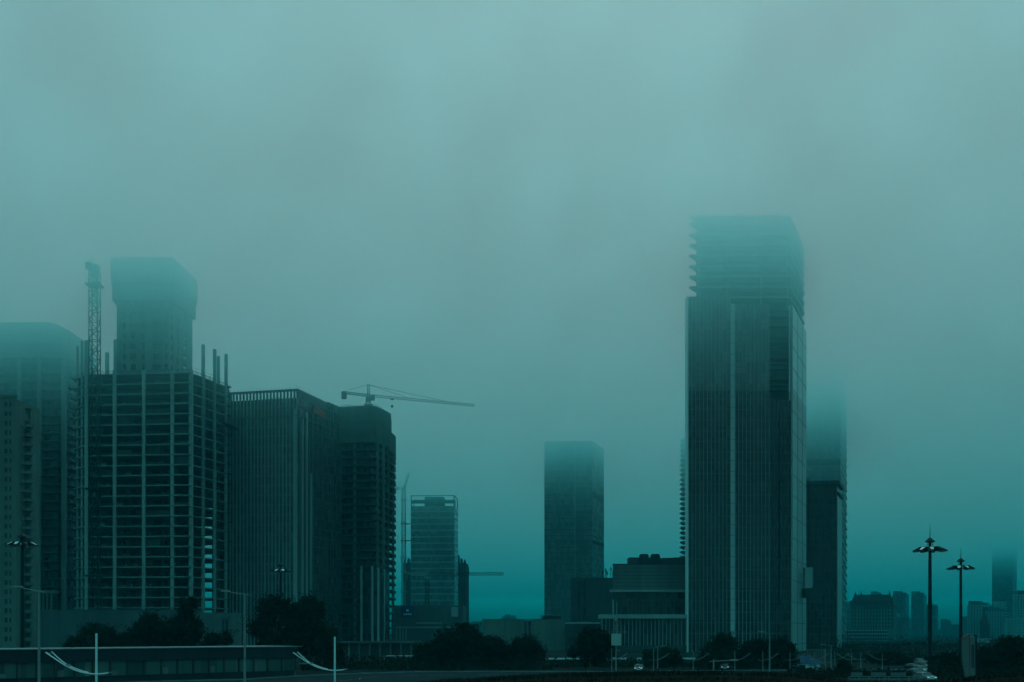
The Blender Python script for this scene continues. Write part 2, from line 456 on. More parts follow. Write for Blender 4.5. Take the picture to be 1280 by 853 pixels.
    # bright work lamps hanging inside some bays
    for (p, py) in ((148+6, 578), (202, 577), (201.5, 590), (201.5, 603), (153, 666), (188, 667), (153, 680), (188, 680), (219, 667), (219, 680), (185, 692), (219, 692), (153, 705), (188, 705), (219, 705), (156, 718), (219, 718), (188, 731), (136, 692), (113, 703)):
        y = 460.5; mb = MB(); mb.box(X(p, y)-.16, X(p, y)+.16, y-.1, y+.1, Z(py, y)-.25, Z(py, y)+.1); b.part('work_light', mb, M['lampglass'])
frame_building()

# ---- site hall in front of the frame
def site_hall():
    b = Bld('site_hall', 'long plain dark hoarded podium in front of the concrete frame tower', 'hall', X(140, 440), 440)
    e = Edge(P(37, 440), P(246, 440)); zt = Z(763, 440)
    mb = MB(); mb.prism([(v.x, v.y) for v in (e.pt(0), e.pt(e.L), e.pt(e.L, -9), e.pt(0, -9))], 0, zt); b.part('wall', mb, M['hoard'])
    mb = MB(); n = 34
    for i in range(n+1): e.box(mb, max(0, e.L*i/n-.05), min(e.L, e.L*i/n+.05), .02, zt-.3, -.05, .06)
    e.box(mb, -.1, e.L+.1, zt-.3, zt+.25, -.4, .12); b.part('panel_rib', mb, M['hoard'])
    b = Bld('gatehouse', 'small pale gatehouse with twin dark doors beside the dark podium', 'gatehouse', X(272, 425), 425)
    e = Edge(P(250, 425), P(296, 425)); zt = Z(766, 425)
    mb = MB(); uu = lambda p: (p-250)/46*e.L
    grid_wall(mb, e, [(uu(277.5), uu(280.5)), (uu(281.8), uu(285))], [(1.0, Z(775, 425))], 0, zt, .4)
    mb.prism([(v.x, v.y) for v in (e.pt(0, -.41), e.pt(e.L, -.41), e.pt(e.L, -8), e.pt(0, -8))], 0, zt-.2); b.part('wall', mb, M['stone'])
    for q in ((277.5, 280.5), (281.8, 285)):
        mb = MB(); e.box(mb, uu(q[0]), uu(q[1]), 1.0, Z(775, 425), -.39, -.3); b.part('door', mb, M['pane'])
    mb = MB(); e.box(mb, uu(275), uu(287), Z(773.2, 425), Z(770.5, 425), -.1, .8); b.part('door_canopy', mb, M['stone'])
site_hall()

# ---- finned office block with the red roof sign
def office_block():
    b = Bld('office_block', 'square office block with close vertical fins, open crown and small red sign', 'office building', X(335, 480), 482)
    A, B_, Cn, D_ = P(287.5, 486), P(372, 478.5), P(409.5, 508), P(426.5, 522)
    zt = Z(487, 480); z2 = Z(509, 520) ; zc = Z(498.5, 480)
    back = [P(425.5, 540), P(296, 540)]
    mb = MB(); mb.prism([A, B_, Cn, P(408, 535), P(296, 536)], 0, zc); b.part('wall', mb, M['glassoff'])
    mb = MB(); e2 = Edge((Cn[0]+.0, Cn[1]+.02), D_)
    mb.prism([Cn, D_, P(425.8, 545), P(400, 545)], 0, z2); b.part('side_wing', mb, M['glassoff'])
    e = Edge(A, B_); r = Edge(B_, Cn)
    # crown: roof-high screen with openings
    mb = MB()
    for q, n in ((e, 20), (r, 9)):
        for i in range(n+1):
            u = min(max(q.L*i/n, .35), q.L-.35); q.box(mb, u-.33, u+.33, zc, zt-.9, -.7, 0)
        q.box(mb, 0, q.L, zt-.9, zt, -.9, .05)
    r.box(mb, .0, r.L-.02, zc, zt-.95, -.5, -.1)
    bk = Edge(P(408, 535), P(296, 536)); bk.box(mb, 0, bk.L, zc, zt-6.2, -.5, -.1)
    b.part('crown', mb, M['findark'])
    mb = MB()
    for q, n in ((e, 18), (r, 10)):
        for i in range(n+1):
            p = q.pt(q.L*i/n, -.4); mb.bar((p.x, p.y, zt-.1), (p.x, p.y, zt+1.3), .06)
    b.part('lightning_rod', mb, M['steel'])
    mb = MB(); e.fins(mb, 19, 0, zc+.2, .42, .5); b.part('fin', mb, M['fin']); 
    mb = MB(); e.bands(mb, 3, zc, 4.3, .75, .22); r.bands(mb, 3, zc, 4.3, .6, .2); e2.bands(mb, 3.3, z2, 4.3, .6, .2); b.part('spandrel_band', mb, M['findark'])
    mb = MB(); r.fins(mb, 13, 0, zc+.2, .3, .36, skip=(0, 1, 2, 3, 4)); e2.fins(mb, 5, 0, z2, .25, .34); b.part('fin', mb, M['findark'])
    # stepped shafts at the corner
    for i, (u, top) in enumerate(((.02, 515), (.1, 525), (.17, 548), (.24, 515), (.31, 548), (.37, 590), (.43, 512))):
        mb = MB(); r.box(mb, r.L*u, r.L*u+1.0, 0, Z(top, 485), -.2, .8+.1*(i % 3)); b.part('corner_shaft', mb, M['fin'] if i % 2 else M['findark'])
    mb = MB(); e.box(mb, e.L*.955, e.L*.985, 0, Z(512, 480), -.2, .75); b.part('corner_shaft', mb, M['fin'])
    mb = MB(); e.box(mb, 0, e.L, Z(521.5, 480), Z(519.5, 480), -.1, .62); r.box(mb, 0, r.L, Z(521.5, 480), Z(519.5, 480), -.1, .62); b.part('sky_ledge', mb, M['findark'])
    # red characters on the right hand face
    sg = Edge(r.pt(r.L*.52, .25), r.pt(r.L*.93, .25)); zs = Z(517.0, 497)
    for k in range(4):
        u = sg.L*k/4+.1; w = sg.L/4-.35; mb = MB(); h = 3.0
        z = zs - k*.25
        strokes = [[(0,.85,1,1),(0,.45,1,.57),(.42,0,.56,1),(.0,0,.14,.5),(.86,0,1,.5)], [(0,.8,.3,.92),(.08,0,.22,.8),(.4,.85,1,1),(.62,0,.76,.85),(.4,.4,1,.52)],
                   [(0,.0,.13,1),(.3,.85,1,1),(.3,.0,.43,.9),(.87,0,1,.9),(.5,.35,.8,.6)], [(0,.7,1,.82),(.2,0,.33,1),(.6,0,.73,1),(0,.3,1,.42),(.0,.0,1,.1)]][k]
        for (x0, y0, x1, y1) in strokes: sg.box(mb, u+w*x0, u+w*x1, z+h*y0, z+h*y1, -.3, .12+.002*len(mb.v))
        b.part('sign_character', mb, M['red'])
office_block()

# ---- curved concrete tower with crane on top
def curved_tower():
    Y = 525
    b = Bld('curved_tower', 'unfinished curved concrete tower wrapped in netting at the top, beside the finned office block', 'tower', X(458, Y), Y)
    fr = [(418, 522.5), (432, 521), (446, 520), (464, 518.8), (470, 520.5), (478, 527.5), (487, 537), (494.5, 552)]
    out = poly(*fr, (495, 566), (430, 570))
    pitch = 9.6*Y/F
    z1 = Z(556, Y)
    zs = []; z = z1
    while z > 4: zs.append(z); z -= pitch
    cols = [(X(443, 521), 522.3, 1.5, 0, z1), (X(427, 527), 528.5, 1.2, 0, z1), (X(471, 521), 522.6, 1.2, 0, z1), (X(479, 527), 527.9, 1.2, 0, z1), (X(491.3, 549), 549, 1.3, 0, z1), (X(484.8, 536), 537, 1.1, 0, z1)]
    frame_tower(b, out, zs, .9, cols, M['concrete'], M['darkcon'])
    mb = MB(); mb.prism(poly((420, 528), (434, 526.5), (447, 525.5), (462, 524.5), (468, 526.5), (476, 533), (482, 542), (484, 560), (432, 565)), 0, z1); b.part('infill_wall', mb, M['glassblk'])
    mb = MB(); k = 11; zt = Z(511, Y)
    net = poly(*[(p, y-.9) for p, y in fr[:5]], (478.5, 526.4), (488.5, 537), (489.5, 560), (430, 566))
    for i in range(k):
        za = z1 + (zt-z1)*i/k; zb = z1 + (zt-z1)*(i+1)/k
        s = .9985 + .0015*(i % 2)
        cx, cy = net[3]
        mb.prism([(cx+(x-cx)*(.99 if i % 2 else 1.0), 545+(y-545)*(.99 if i % 2 else 1.0)) for x, y in net], za+.03, zb)
    b.part('scaffold_net', mb, M['net'])
    mb = MB(); side = poly((486.5, 533), (494.8, 551), (495, 564), (484, 564)); mb.prism(side, Z(566, 540), Z(541, 540)); b.part('side_net', mb, M['net'])
    mb = MB(); pts = [Vector(P(p, y)) for p, y in fr[:6]]
    for a, c in zip(pts, pts[1:]):
        n = 4
        for i in range(n):
            q = a.lerp(c, i/n); mb.bar((q.x, q.y+1, zt-.1), (q.x, q.y+1, zt+R.uniform(.8, 1.6)), .07)
        mb.bar((a.x, a.y+1, zt+.8), (c.x, c.y+1, zt+.8), .06)
    b.part('guard_rail', mb, M['steel'])
    mb = MB(); mb.box(X(448, 530), X(453, 530), 527, 530, zt, zt+1.6); b.part('roof_cabin', mb, M['concrete'])
    # tall pale pilasters at the foot
    for p, y, top in ((452, 517.8, 708), (465.5, 518.5, 708), (473, 520.8, 710), (480, 526, 712)):
        mb = MB(); x = X(p, y); mb.box(x-.45, x+.45, y-1.2, y+.4, 0, Z(top, y)); b.part('pilaster', mb, M['fin'])
    mb = MB(); q = poly((447, 519.5), (460, 518.2), (472, 520), (480, 525), (487, 535.2), (487, 540), (447, 540)); mb.prism(q, 0, Z(712, 520)); b.part('lobby_glass', mb, M['glassblk'])
curved_tower()

# ---- finned glass tower pieces are shared by the hazy towers
def glass_tower(name, label, cat, front, ztop, back, mat, nf, nr, step, bandh=.5, band='findark', finm='findark', find=.3, group=None):
    b = Bld(name, label, cat, X(front[1][0], front[1][1]), front[1][1], group)
    pts = poly(*front) + poly(*back)
    mb = MB(); mb.prism(pts, 0, ztop); b.part('wall', mb, mat)
    es = [Edge(p, q) for p, q in zip(pts[:len(front)], pts[1:len(front)])]
    mb = MB()
    for i, e in enumerate(es): e.bands(mb, 2, ztop, step, bandh, find*.55+.003*i)
    b.part('floor_band', mb, M[band])
    mb = MB()
    for e, n in zip(es, (nf, nr)):
        if n: e.fins(mb, n, 0, ztop, .25, find)
    if mb.v: b.part('fin', mb, M[finm])
    return b, es

def mid_tower():
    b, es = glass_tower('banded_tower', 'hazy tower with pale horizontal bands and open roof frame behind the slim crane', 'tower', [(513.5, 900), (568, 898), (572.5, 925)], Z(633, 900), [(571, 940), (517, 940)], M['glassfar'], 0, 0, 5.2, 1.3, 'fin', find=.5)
    zt = Z(633, 900); zc = Z(619.5, 900); e, r = es
    mb = MB()
    for q in (e, r):
        for u in (0.4, q.L-.4): q.box(mb, u-.4, u+.4, zt, zc, -.8, 0)
        q.box(mb, 0, q.L, zc-.6, zc+.003, -.8, .02)
    e.box(mb, 0, e.L, zt+2.2, zt+4.8, -1.6, -.9)
    bb = Edge(P(516.5, 930), P(569.5, 930)); bb.box(mb, 0, bb.L, zc-.6, zc, -.6, 0)
    for u in (.4, bb.L-.4): bb.box(mb, u-.4, u+.4, zt-2, zc, -.6, 0)
    b.part('roof_frame', mb, M['steel'])
    mb = MB(); mb.box(X(531, 905), X(555, 905), 904, 922, zt-.2, Z(621.5, 905)); b.part('plant_room', mb, M['darkcon'])
    b = Bld('old_tower', 'dark weathered block half hidden behind the banded hazy tower', 'tower', X(545, 960), 960)
    zt = Z(704, 960); pts = poly((504, 960), (582, 960), (585.5, 985), (507, 990)); e = Edge(pts[0], pts[1]); r = Edge(pts[1], pts[2])
    mb = MB(); mb.prism(pts, 0, zt); b.part('wall', mb, M['darkstone'])
    mb = MB(); e.fins(mb, 26, 0, zt-2, .5, .5); r.fins(mb, 5, 0, zt-2, .5, .5); b.part('pier', mb, M['stone'])
    for p, w, t in ((506, 3, 700), (511, 4, 698), (573, 4, 694.5), (577, 3, 698), (581, 3, 700)):
        mb = MB(); mb.lathe([(w*.7/2, zt-.1), (w*.7/2, Z(t, 962)-1), (w*.25, Z(t, 962)-.5), (.15, Z(t, 962)+.6)], 8, (X(p, 965), 965)); b.part('roof_turret', mb, M['darkstone'])
mid_tower()

def podium_shop():
    b = Bld('podium_block', 'dim podium with a square blue sign board in front of the banded tower', 'podium', X(530, 560), 560)
    pts = poly((490, 560), (579, 560), (582, 580), (490, 580)); zt = Z(757, 560); e = Edge(pts[0], pts[1])
    mb = MB(); mb.prism(pts, 0, zt); b.part('wall', mb, M['hoard'])
    mb = MB(); u = lambda p: (p-490)/89*e.L
    for p in (495, 499.5, 503, 507): e.box(mb, u(p), u(p)+.5, 1, Z(786, 560), -.1, .6)
    b.part('pilaster', mb, M['fin'])
    mb = MB(); e.box(mb, u(491), u(578), Z(785.5, 560), Z(783.5, 560), -.1, .8); e.box(mb, u(520), u(552), Z(780, 560), Z(778, 560), -.1, .7); b.part('ledge', mb, M['fin'])
    mb = MB(); e.box(mb, u(501.5), u(517.5), Z(772.5, 560), Z(757.5, 560), .02, .4); s = b.part('sign_board', mb, M['bluesign'])
    mb = MB()
    e.box(mb, u(508), u(511), Z(764.5, 560), Z(762, 560), .38, .45)
    for i in range(4): e.box(mb, u(504.5+2.7*i), u(506.4+2.7*i), Z(769, 560), Z(767, 560), .38, .45)
    b.part('sign_lettering', mb, M['whitemetal'], s)
    mb = MB(); e.box(mb, u(564), u(572.5), Z(771, 560), Z(759, 560), .02, .3); b.part('notice_panel', mb, M['fin'])
podium_shop()

def haze_tower():
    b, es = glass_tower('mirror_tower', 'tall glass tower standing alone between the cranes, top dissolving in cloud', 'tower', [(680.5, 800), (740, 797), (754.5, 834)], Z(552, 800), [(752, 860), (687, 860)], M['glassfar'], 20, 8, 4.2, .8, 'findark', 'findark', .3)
    e, r = es
    mb = MB(); e.box(mb, e.L*.635, e.L*.65, 0, Z(556, 800), -.1, .6); b.part('light_strip', mb, M['fin'])
    mb = MB(); r.box(mb, .1, r.L-.1, Z(626, 816), Z(618, 816), -.1, .35); r.box(mb, .1, r.L-.1, Z(682, 816), Z(678, 816), -.1, .35); b.part('louvre_band', mb, M['roof'])
haze_tower()

def stone_block():
    b = Bld('stone_block', 'dark windowless stone block with a black vertical slot and roof aerials', 'building', X(740, 640), 640)
    pts = poly((713.5, 640), (768, 640), (768, 670), (718, 670)); zt = Z(724, 640); e = Edge(pts[0], pts[1]); u = lambda p: (p-713.5)/54.5*e.L
    mb = MB()
    e.box(mb, 0, u(722), 0, zt, -4, 0); e.box(mb, u(725), u(729), 0, zt-.3, -4, -.05); e.box(mb, u(732.5), e.L, 0, zt, -4, 0)
    mb.prism([(v.x, v.y) for v in (e.pt(.2, -4), e.pt(e.L, -4), e.pt(e.L, -26), e.pt(2.2, -26))], 0, zt-.4)
    b.part('wall', mb, M['darkstone'])
    mb = MB(); e.box(mb, u(722), u(725), 0, zt-1, -1.2, -.8); e.box(mb, u(729), u(732.5), 0, zt-1, -1.2, -.8); b.part('slot_window', mb, M['glassblk'])
    mb = MB(); e.box(mb, -.1, e.L, zt, zt+.7, -.8, .15)
    for i in range(1, 14): e.box(mb, e.L*i/14-.05, e.L*i/14+.05, .05, zt, -.02, .05) if not (.14 < i/14 < .36) else None
    b.part('cladding_joint', mb, M['roof'])
    for p, t in ((753, 713), (757, 710.5), (758.5, 714), (763.5, 709), (766, 714)):
        mb = MB(); x = X(p, 645); mb.bar((x, 645, zt-.2), (x, 645, Z(t, 645)), .16)
        mb.box(x-.3, x+.5, 644.8, 645.2, Z(t, 645)-2.2, Z(t, 645)-.6); b.part('aerial', mb, M['steel'])
stone_block()

def stepped_block():
    Y = 440
    b = Bld('stepped_block', 'stepped dark civic block with pale ledges at the left foot of the tall tower', 'building', X(812, Y), Y)
    k = lambda a, c, y0, y1, t, z0=0: (poly((a, y0), (c, y0), (c, y1), (a+3, y1)), z0, Z(t, y0))
    mb = MB(); q, z0, z1 = k(766, 862, 446, 480, 706); mb.prism(q, 0, z1); o = b.part('upper_wall', mb, M['stone'])
    e = Edge(q[0], q[1]); jb = MB()
    for py in (710.5, 715, 719.5, 724, 728.5, 733): e.box(jb, 0, e.L, Z(py, 446)-.06, Z(py, 446)+.06, -.05, .05)
    e.box(jb, -.1, e.L, z1, z1+.35, -.6, .15)
    b.part('stone_joint', jb, M['roof'])
    mb = MB(); g = Edge(P(763, 444.4), P(862, 444.4)); g.box(mb, 0, g.L, Z(740, 444), Z(737.3, 444), -3, 0); b.part('ledge', mb, M['fin'])
    mb = MB(); g = Edge(P(765.5, 445.2), P(862, 445.2)); g.box(mb, 0, g.L, Z(768, 445), Z(741, 445), -1.5, 0); b.part('upper_glass', mb, M['glassblk'])
    mb = MB(); g.fins(mb, 20, Z(768, 445), Z(750, 445), .12, .3); g.box(mb, 0, g.L, Z(750.6, 445), Z(750, 445), -.1, .2); b.part('upper_mullion', mb, M['findark'])
    mb = MB(); x = X(766.5, 443); mb.box(x-.25, x+.25, 442.8, 443.3, 0, Z(750, 443)); x = X(771, 443); mb.box(x-.12, x+.12, 442.8, 443.1, 0, Z(753, 443)); b.part('light_pole', mb, M['fin'])
    mb = MB(); g = Edge(P(750.5, 430), P(867, 430)); g.box(mb, 0, g.L, Z(773.3, 430), Z(768.2, 430), -12, 0); b.part('canopy_roof', mb, M['fin'])
    mb = MB(); h = Edge(P(752.5, 432), P(866, 432)); h.box(mb, 0, h.L, 0, Z(773.3, 432)-.02, -9, 0); b.part('podium_glass', mb, M['glassblk'])
    mb = MB(); h.fins(mb, 24, Z(807, 432), Z(773.5, 432), .22, .8); b.part('podium_fin', mb, M['fin'])
    mb = MB(); h.box(mb, .0, h.L, .05, Z(807, 432), -.1, .9); b.part('podium_base', mb, M['darkstone'])
    # roof plant
    zr = Z(706, 446)
    for a, c, t in ((786.5, 797.5, 697), (798, 826, 697), (828.5, 841.5, 697.5), (843, 857, 697)):
        mb = MB(); mb.box(X(a, 452), X(c, 452), 452, 460, zr-.2, Z(t, 452)); b.part('plant_box', mb, M['darkstone'] if a != 798 else M['roof'])
    for a, c in ((799, 811), (813, 825)):
        mb = MB(); w = (X(c, 456)-X(a, 456))/2; mb.lathe([(w, Z(697, 452)-.1), (w, Z(694, 452)), (w*.8, Z(692, 452)), (w*.3, Z(692, 452)+.05)], 14, ((X(a, 456)+X(c, 456))/2, 456)); b.part('cooling_fan', mb, M['roof'])
stepped_block()

# ---- the tall tower on the right
def tall_tower():
    b = Bld('tall_tower', 'tallest dark glass tower with white vertical strip and bare concrete floors reaching into cloud', 'skyscraper', X(925, 432), 432)
    zc = Z(383, 430); zl = Z(371, 429)
    A = P(859.5, 429); split = Z(489, 430); low = Z(698.5, 430)
    right = (X(1008, 469), 469.0)
    # body behind the curtain walls
    mb = MB(); mb.prism([P(862.5, 433), P(990, 433), (right[0]-1.2, 470), (right[0]-8, 478), (X(868, 476), 476)], 0, zc-.3); b.part('core_wall', mb, M['darkcon'])
    def curtain(p0, p1, y, top, n, pale=False):
        e = Edge(P(p0, y), P(p1, y))
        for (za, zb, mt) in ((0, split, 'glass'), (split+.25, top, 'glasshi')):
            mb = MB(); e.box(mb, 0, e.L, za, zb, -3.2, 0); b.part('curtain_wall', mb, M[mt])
        mb = MB(); e.fins(mb, n, 0, top, .2, .42); b.part('fin', mb, M['fin'])
        mb = MB(); e.bands(mb, 3, top-.5, 4.17, .45, .06); e.box(mb, 0, e.L, split-.2, split+.3, -.1, .3); e.box(mb, 0, e.L, low-.5, low, -.1, .3); b.part('spandrel_band', mb, M['findark'])
        return e
    e1 = curtain(860, 913.2, 429, zl, 11)
    e2 = curtain(918.6, 961.6, 429.6, Z(380.5, 430), 9)
    # last bay: glazed below, still open above
    e3 = Edge(P(961.8, 430.2), P(988.6, 430.2)); zo = Z(501, 430)
    mb = MB(); e3.box(mb, 0, e3.L, 0, zo, -2.6, 0); b.part('curtain_wall', mb, M['glass'])
    mb = MB(); e3.fins(mb, 6, 0, zo, .18, .4); e3.bands(mb, 3, zo, 4.17, .45, .06); b.part('fin', mb, M['findark'])
    mb = MB(); z = zo
    while z < zc:
        e3.box(mb, 0, e3.L-1.2, z, z+.5, -2.6, -.15)
        for _ in range(2):
            u = R.uniform(.3, e3.L-3.5); e3.box(mb, u, u+R.uniform(.6, 2), z+.52, z+.9, -1.2, -.5)
        z += 2.085 if R.random() < .5 else 4.17
    b.part('open_bay', mb, M['darkcon'])
    mb = MB(); e3.box(mb, e3.L*.44, e3.L*.47, 20, Z(520, 430), -.1, .55)
    for k in range(9):
        z = Z(545+30*k, 430); e3.box(mb, e3.L*.40, e3.L*.52, z, z+.8, -.1, .8)
    b.part('hoist_rail', mb, M['steel'])
    mb = MB(); g = Edge(P(859, 428.6), P(860.4, 428.6)); g.box(mb, 0, g.L, 0, zl+.4, -5, .2); b.part('edge_strip', mb, M['finpale'])
    mb = MB(); g = Edge(P(988.8, 429.5), P(990.8, 429.5)); g.box(mb, 0, g.L, 0, Z(381, 430), -3, .2); b.part('edge_strip', mb, M['fin'])
    # the white strip in the recess
    g = Edge(P(913.4, 429.8), P(918.4, 429.8)); mb = MB(); z = 0; zt = Z(379.5, 430)
    while z < zt-1:
        h = min(4.17, zt-z); g.box(mb, 0, g.L, z, z+h-.16, -2.5, -.02); z += 4.17
    b.part('white_strip', mb, M['finpale'])
    mb = MB(); g.box(mb, 0, g.L, 0, zt-.2, -2.6, -.14); b.part('strip_joint', mb, M['roof'])
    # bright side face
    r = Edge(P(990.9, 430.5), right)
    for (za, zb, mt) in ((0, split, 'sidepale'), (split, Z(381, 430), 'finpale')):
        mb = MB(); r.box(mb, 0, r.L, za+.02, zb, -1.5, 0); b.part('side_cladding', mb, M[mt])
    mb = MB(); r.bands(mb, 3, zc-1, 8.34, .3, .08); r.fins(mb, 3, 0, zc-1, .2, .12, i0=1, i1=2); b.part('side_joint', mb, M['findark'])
    mb = MB(); hx = X(1006, 455); mb.box(hx-1, hx+3.4, 450, 455, Z(748, 455), Z(736, 455)); b.part('hoist_landing', mb, M['darkcon']); mb = MB(); mb.box(hx-1, hx+2.2, 451, 454, Z(735.5, 455), Z(710, 455)); b.part('hoist_cage', mb, M['sidepale'])
    mb = MB()
    for k in range(0, 60): mb.bar((hx+1, 456, k*1.2), (hx+2.2, 456, k*1.2+1.2), .08)
    mb.bar((hx+1, 456, 0), (hx+1, 456, 72), .12); mb.bar((hx+2.2, 456, 0), (hx+2.2, 456, 72), .12); b.part('hoist_mast', mb, M['steel'])
    # bare floors above the glazing
    ys = [370.5, 357.3, 344.1, 331, 317.8, 304.6, 291.4, 278.2, 269]
    fl = [P(871, 432), P(988.5, 431), P(1006, 468), P(1001, 474), P(879, 472)]
    mb = MB(); mb.prism(fl, -.6, 0); s0 = b.part('floor_slab', mb, M['column'])
    for i, py in enumerate(ys):
        o = s0 if i == 0 else s0.copy()
        if i: C.objects.link(o); o.parent = b.root
        o.location.z = Z(py, 431)
    zt = Z(269, 431)
    for k in range(13):
        p = R.uniform(873, 986); y = R.uniform(431.5, 440); mb = MB(); x = X(p, y); hh = R.uniform(1.0, 4.2); mb.box(x-.35, x+.35, y-.35, y+.35, zt, zt+hh); b.part('column_stub', mb, M['concrete'])
    mb = MB(); xr, xt = X(871.3, 431), X(862.5, 431)
    mb.hexa([(xr,431.5,-2.2),(xt,431.5,-.3),(xt,433.5,-.3),(xr,433.5,-2.0),(xr,431.5,-.02),(xt,431.5,-.02),(xt,433.5,-.02),(xr,433.5,-.02)]); c0 = b.part('edge_bracket', mb, M['concrete'])
    for i, py in enumerate(ys):
        o = c0 if i == 0 else c0.copy()
        if i: C.objects.link(o); o.parent = b.root
        o.location.z = Z(py, 431)
    for p, y, w in ((873.0, 433.3, 1.9), (908, 432.6, 1.5), (951, 432.4, 1.5), (985.5, 433, 1.6), (1000.5, 466, 1.4)):
        mb = MB(); x = X(p, y); w *= .8; mb.box(x-w/2, x+w/2, y-w/2, y+w/2, zc-1, zt-.02); b.part('column', mb, M['concrete'])
    for i, py in enumerate(ys[:-1]):
        for (p0, p1) in ((876, 903), (912, 946), (955, 981)):
            if R.random() < .25:
                mb = MB(); g = Edge(P(p0, 433.2), P(p0+(p1-p0)*R.choice((1, .7, .5)), 433.2)); g.box(mb, 0, g.L, Z(py, 431), Z(py, 431)+R.choice((3.2, 2.2, 1.2)), -.1, 0); b.part('debris_net', mb, M['net'])
    mb = MB(); mb.prism([P(884, 443), P(975, 443), P(985, 466), P(885, 466)], zc-1, zt-.05); b.part('lift_core', mb, M['darkcon']); mb = MB(); mb.prism([P(874.5, 438), P(982, 438), P(996, 466), P(880, 466)], zc-1, Z(278.2, 431)-.71); b.part('shade_wall', mb, M['roof'])  # dark wall added behind the slabs to deepen shade between the bare floors
    mb = MB()
    for i, py in enumerate(ys[:-1]):
        z = Z(py, 431)
        for (a, c) in (((X(872, 432), 431.8), (X(988, 431), 431.2)), ((X(988.6, 431), 431.2), (X(1006, 468), 467.8))):
            for h in (.6, 1.15): mb.bar((*a, z+h), (*c, z+h), .045)
        for _ in range(5):
            p = R.uniform(876, 980); w = R.uniform(.5, 2.5); mb.box(X(p, 434), X(p, 434)+w, 433.5, 434.5, z+.02, z+R.uniform(.4, 1.2))
    b.part('guard_rail', mb, M['steel'])
    # side screens that drop from the right edge of the floors
    sr = Edge(P(990.5, 431.2), P(1006.2, 467.5)); mb = MB()
    for i in range(7):
        za = Z(ys[i], 431); sr.box(mb, sr.L*(.25+.15*(i % 3)), sr.L*(.7+.1*(i % 2)), za-R.uniform(1.6, 3.4), za-.3, .02, .16)
    b.part('side_screen', mb, M['net'])
tall_tower()

def right_back():
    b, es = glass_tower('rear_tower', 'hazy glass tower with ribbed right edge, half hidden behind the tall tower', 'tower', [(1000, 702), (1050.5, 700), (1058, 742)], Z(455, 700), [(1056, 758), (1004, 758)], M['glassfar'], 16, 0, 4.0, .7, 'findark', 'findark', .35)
    e, r = es; mb = MB(); z = 4; zt = Z(458, 700)
    while z < zt-7:
        a = r.pt(.3, .1); c = r.pt(r.L-.3, .1)
        mb.bar((a.x, a.y, z+6.2), (c.x, c.y, z), .6); z += 5.2
    b.part('slanted_fin', mb, M['finpale'])
    mb = MB(); e.box(mb, .1, e.L-.1, Z(581, 700), Z(574, 700), -.1, .5); b.part('louvre_band', mb, M['roof'])
    b = Bld('slab_tower', 'dark flat slab tower with a heavy cornice tucked against the tall tower', 'tower', X(1030, 520), 520)
    pts = poly((1003, 520), (1046, 519), (1051.5, 540), (1049, 556), (1006, 556)); zt = Z(603, 520); e = Edge(pts[0], pts[1]); r = Edge(pts[1], pts[2])
    mb = MB(); mb.prism(pts, 0, zt); b.part('wall', mb, M['glassblk'])
    mb = MB(); e.box(mb, 0, e.L+.8, zt-1.2, zt+.6, -1.5, .9); r.box(mb, -.5, r.L, zt-1.25, zt+.55, -1.5, 1.2); r.box(mb, .2, r.L-.2, zt-6, zt-4.6, -1, 1); b.part('cornice', mb, M['darkstone'])
    mb = MB(); e.fins(mb, 9, 0, zt-1.2, .2, .3); e.bands(mb, 3, zt-2, 3.8, .4, .12); b.part('mullion', mb, M['findark'])
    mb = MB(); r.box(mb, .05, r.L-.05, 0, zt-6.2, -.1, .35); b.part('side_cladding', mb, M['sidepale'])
    b = Bld('balcony_tower', 'hazy tower whose stepped balcony tips show past the left edge of the tall tower', 'tower', X(870, 790), 790)
    pts = poly((856.5, 790), (905, 790), (905, 815), (858.5, 815)); zt = Z(545, 790)
    mb = MB(); mb.prism(pts, 0, zt); b.part('wall', mb, M['darkcon'])
    mb = MB(); xr, xt = X(857, 790), X(852, 790)
    mb.hexa([(xr,789,-2.0),(xt,789,-.4),(xt,800,-.4),(xr,800,-2.0),(xr,789,0),(xt,789,0),(xt,800,0),(xr,800,0)]); c0 = b.part('balcony', mb, M['stone'])
    z = Z(695, 790); i = 0
    while z < zt-1:
        o = c0 if i == 0 else c0.copy()
        if i: C.objects.link(o); o.parent = b.root
        o.location.z = z; z += 6.1*790/F; i += 1
right_back()

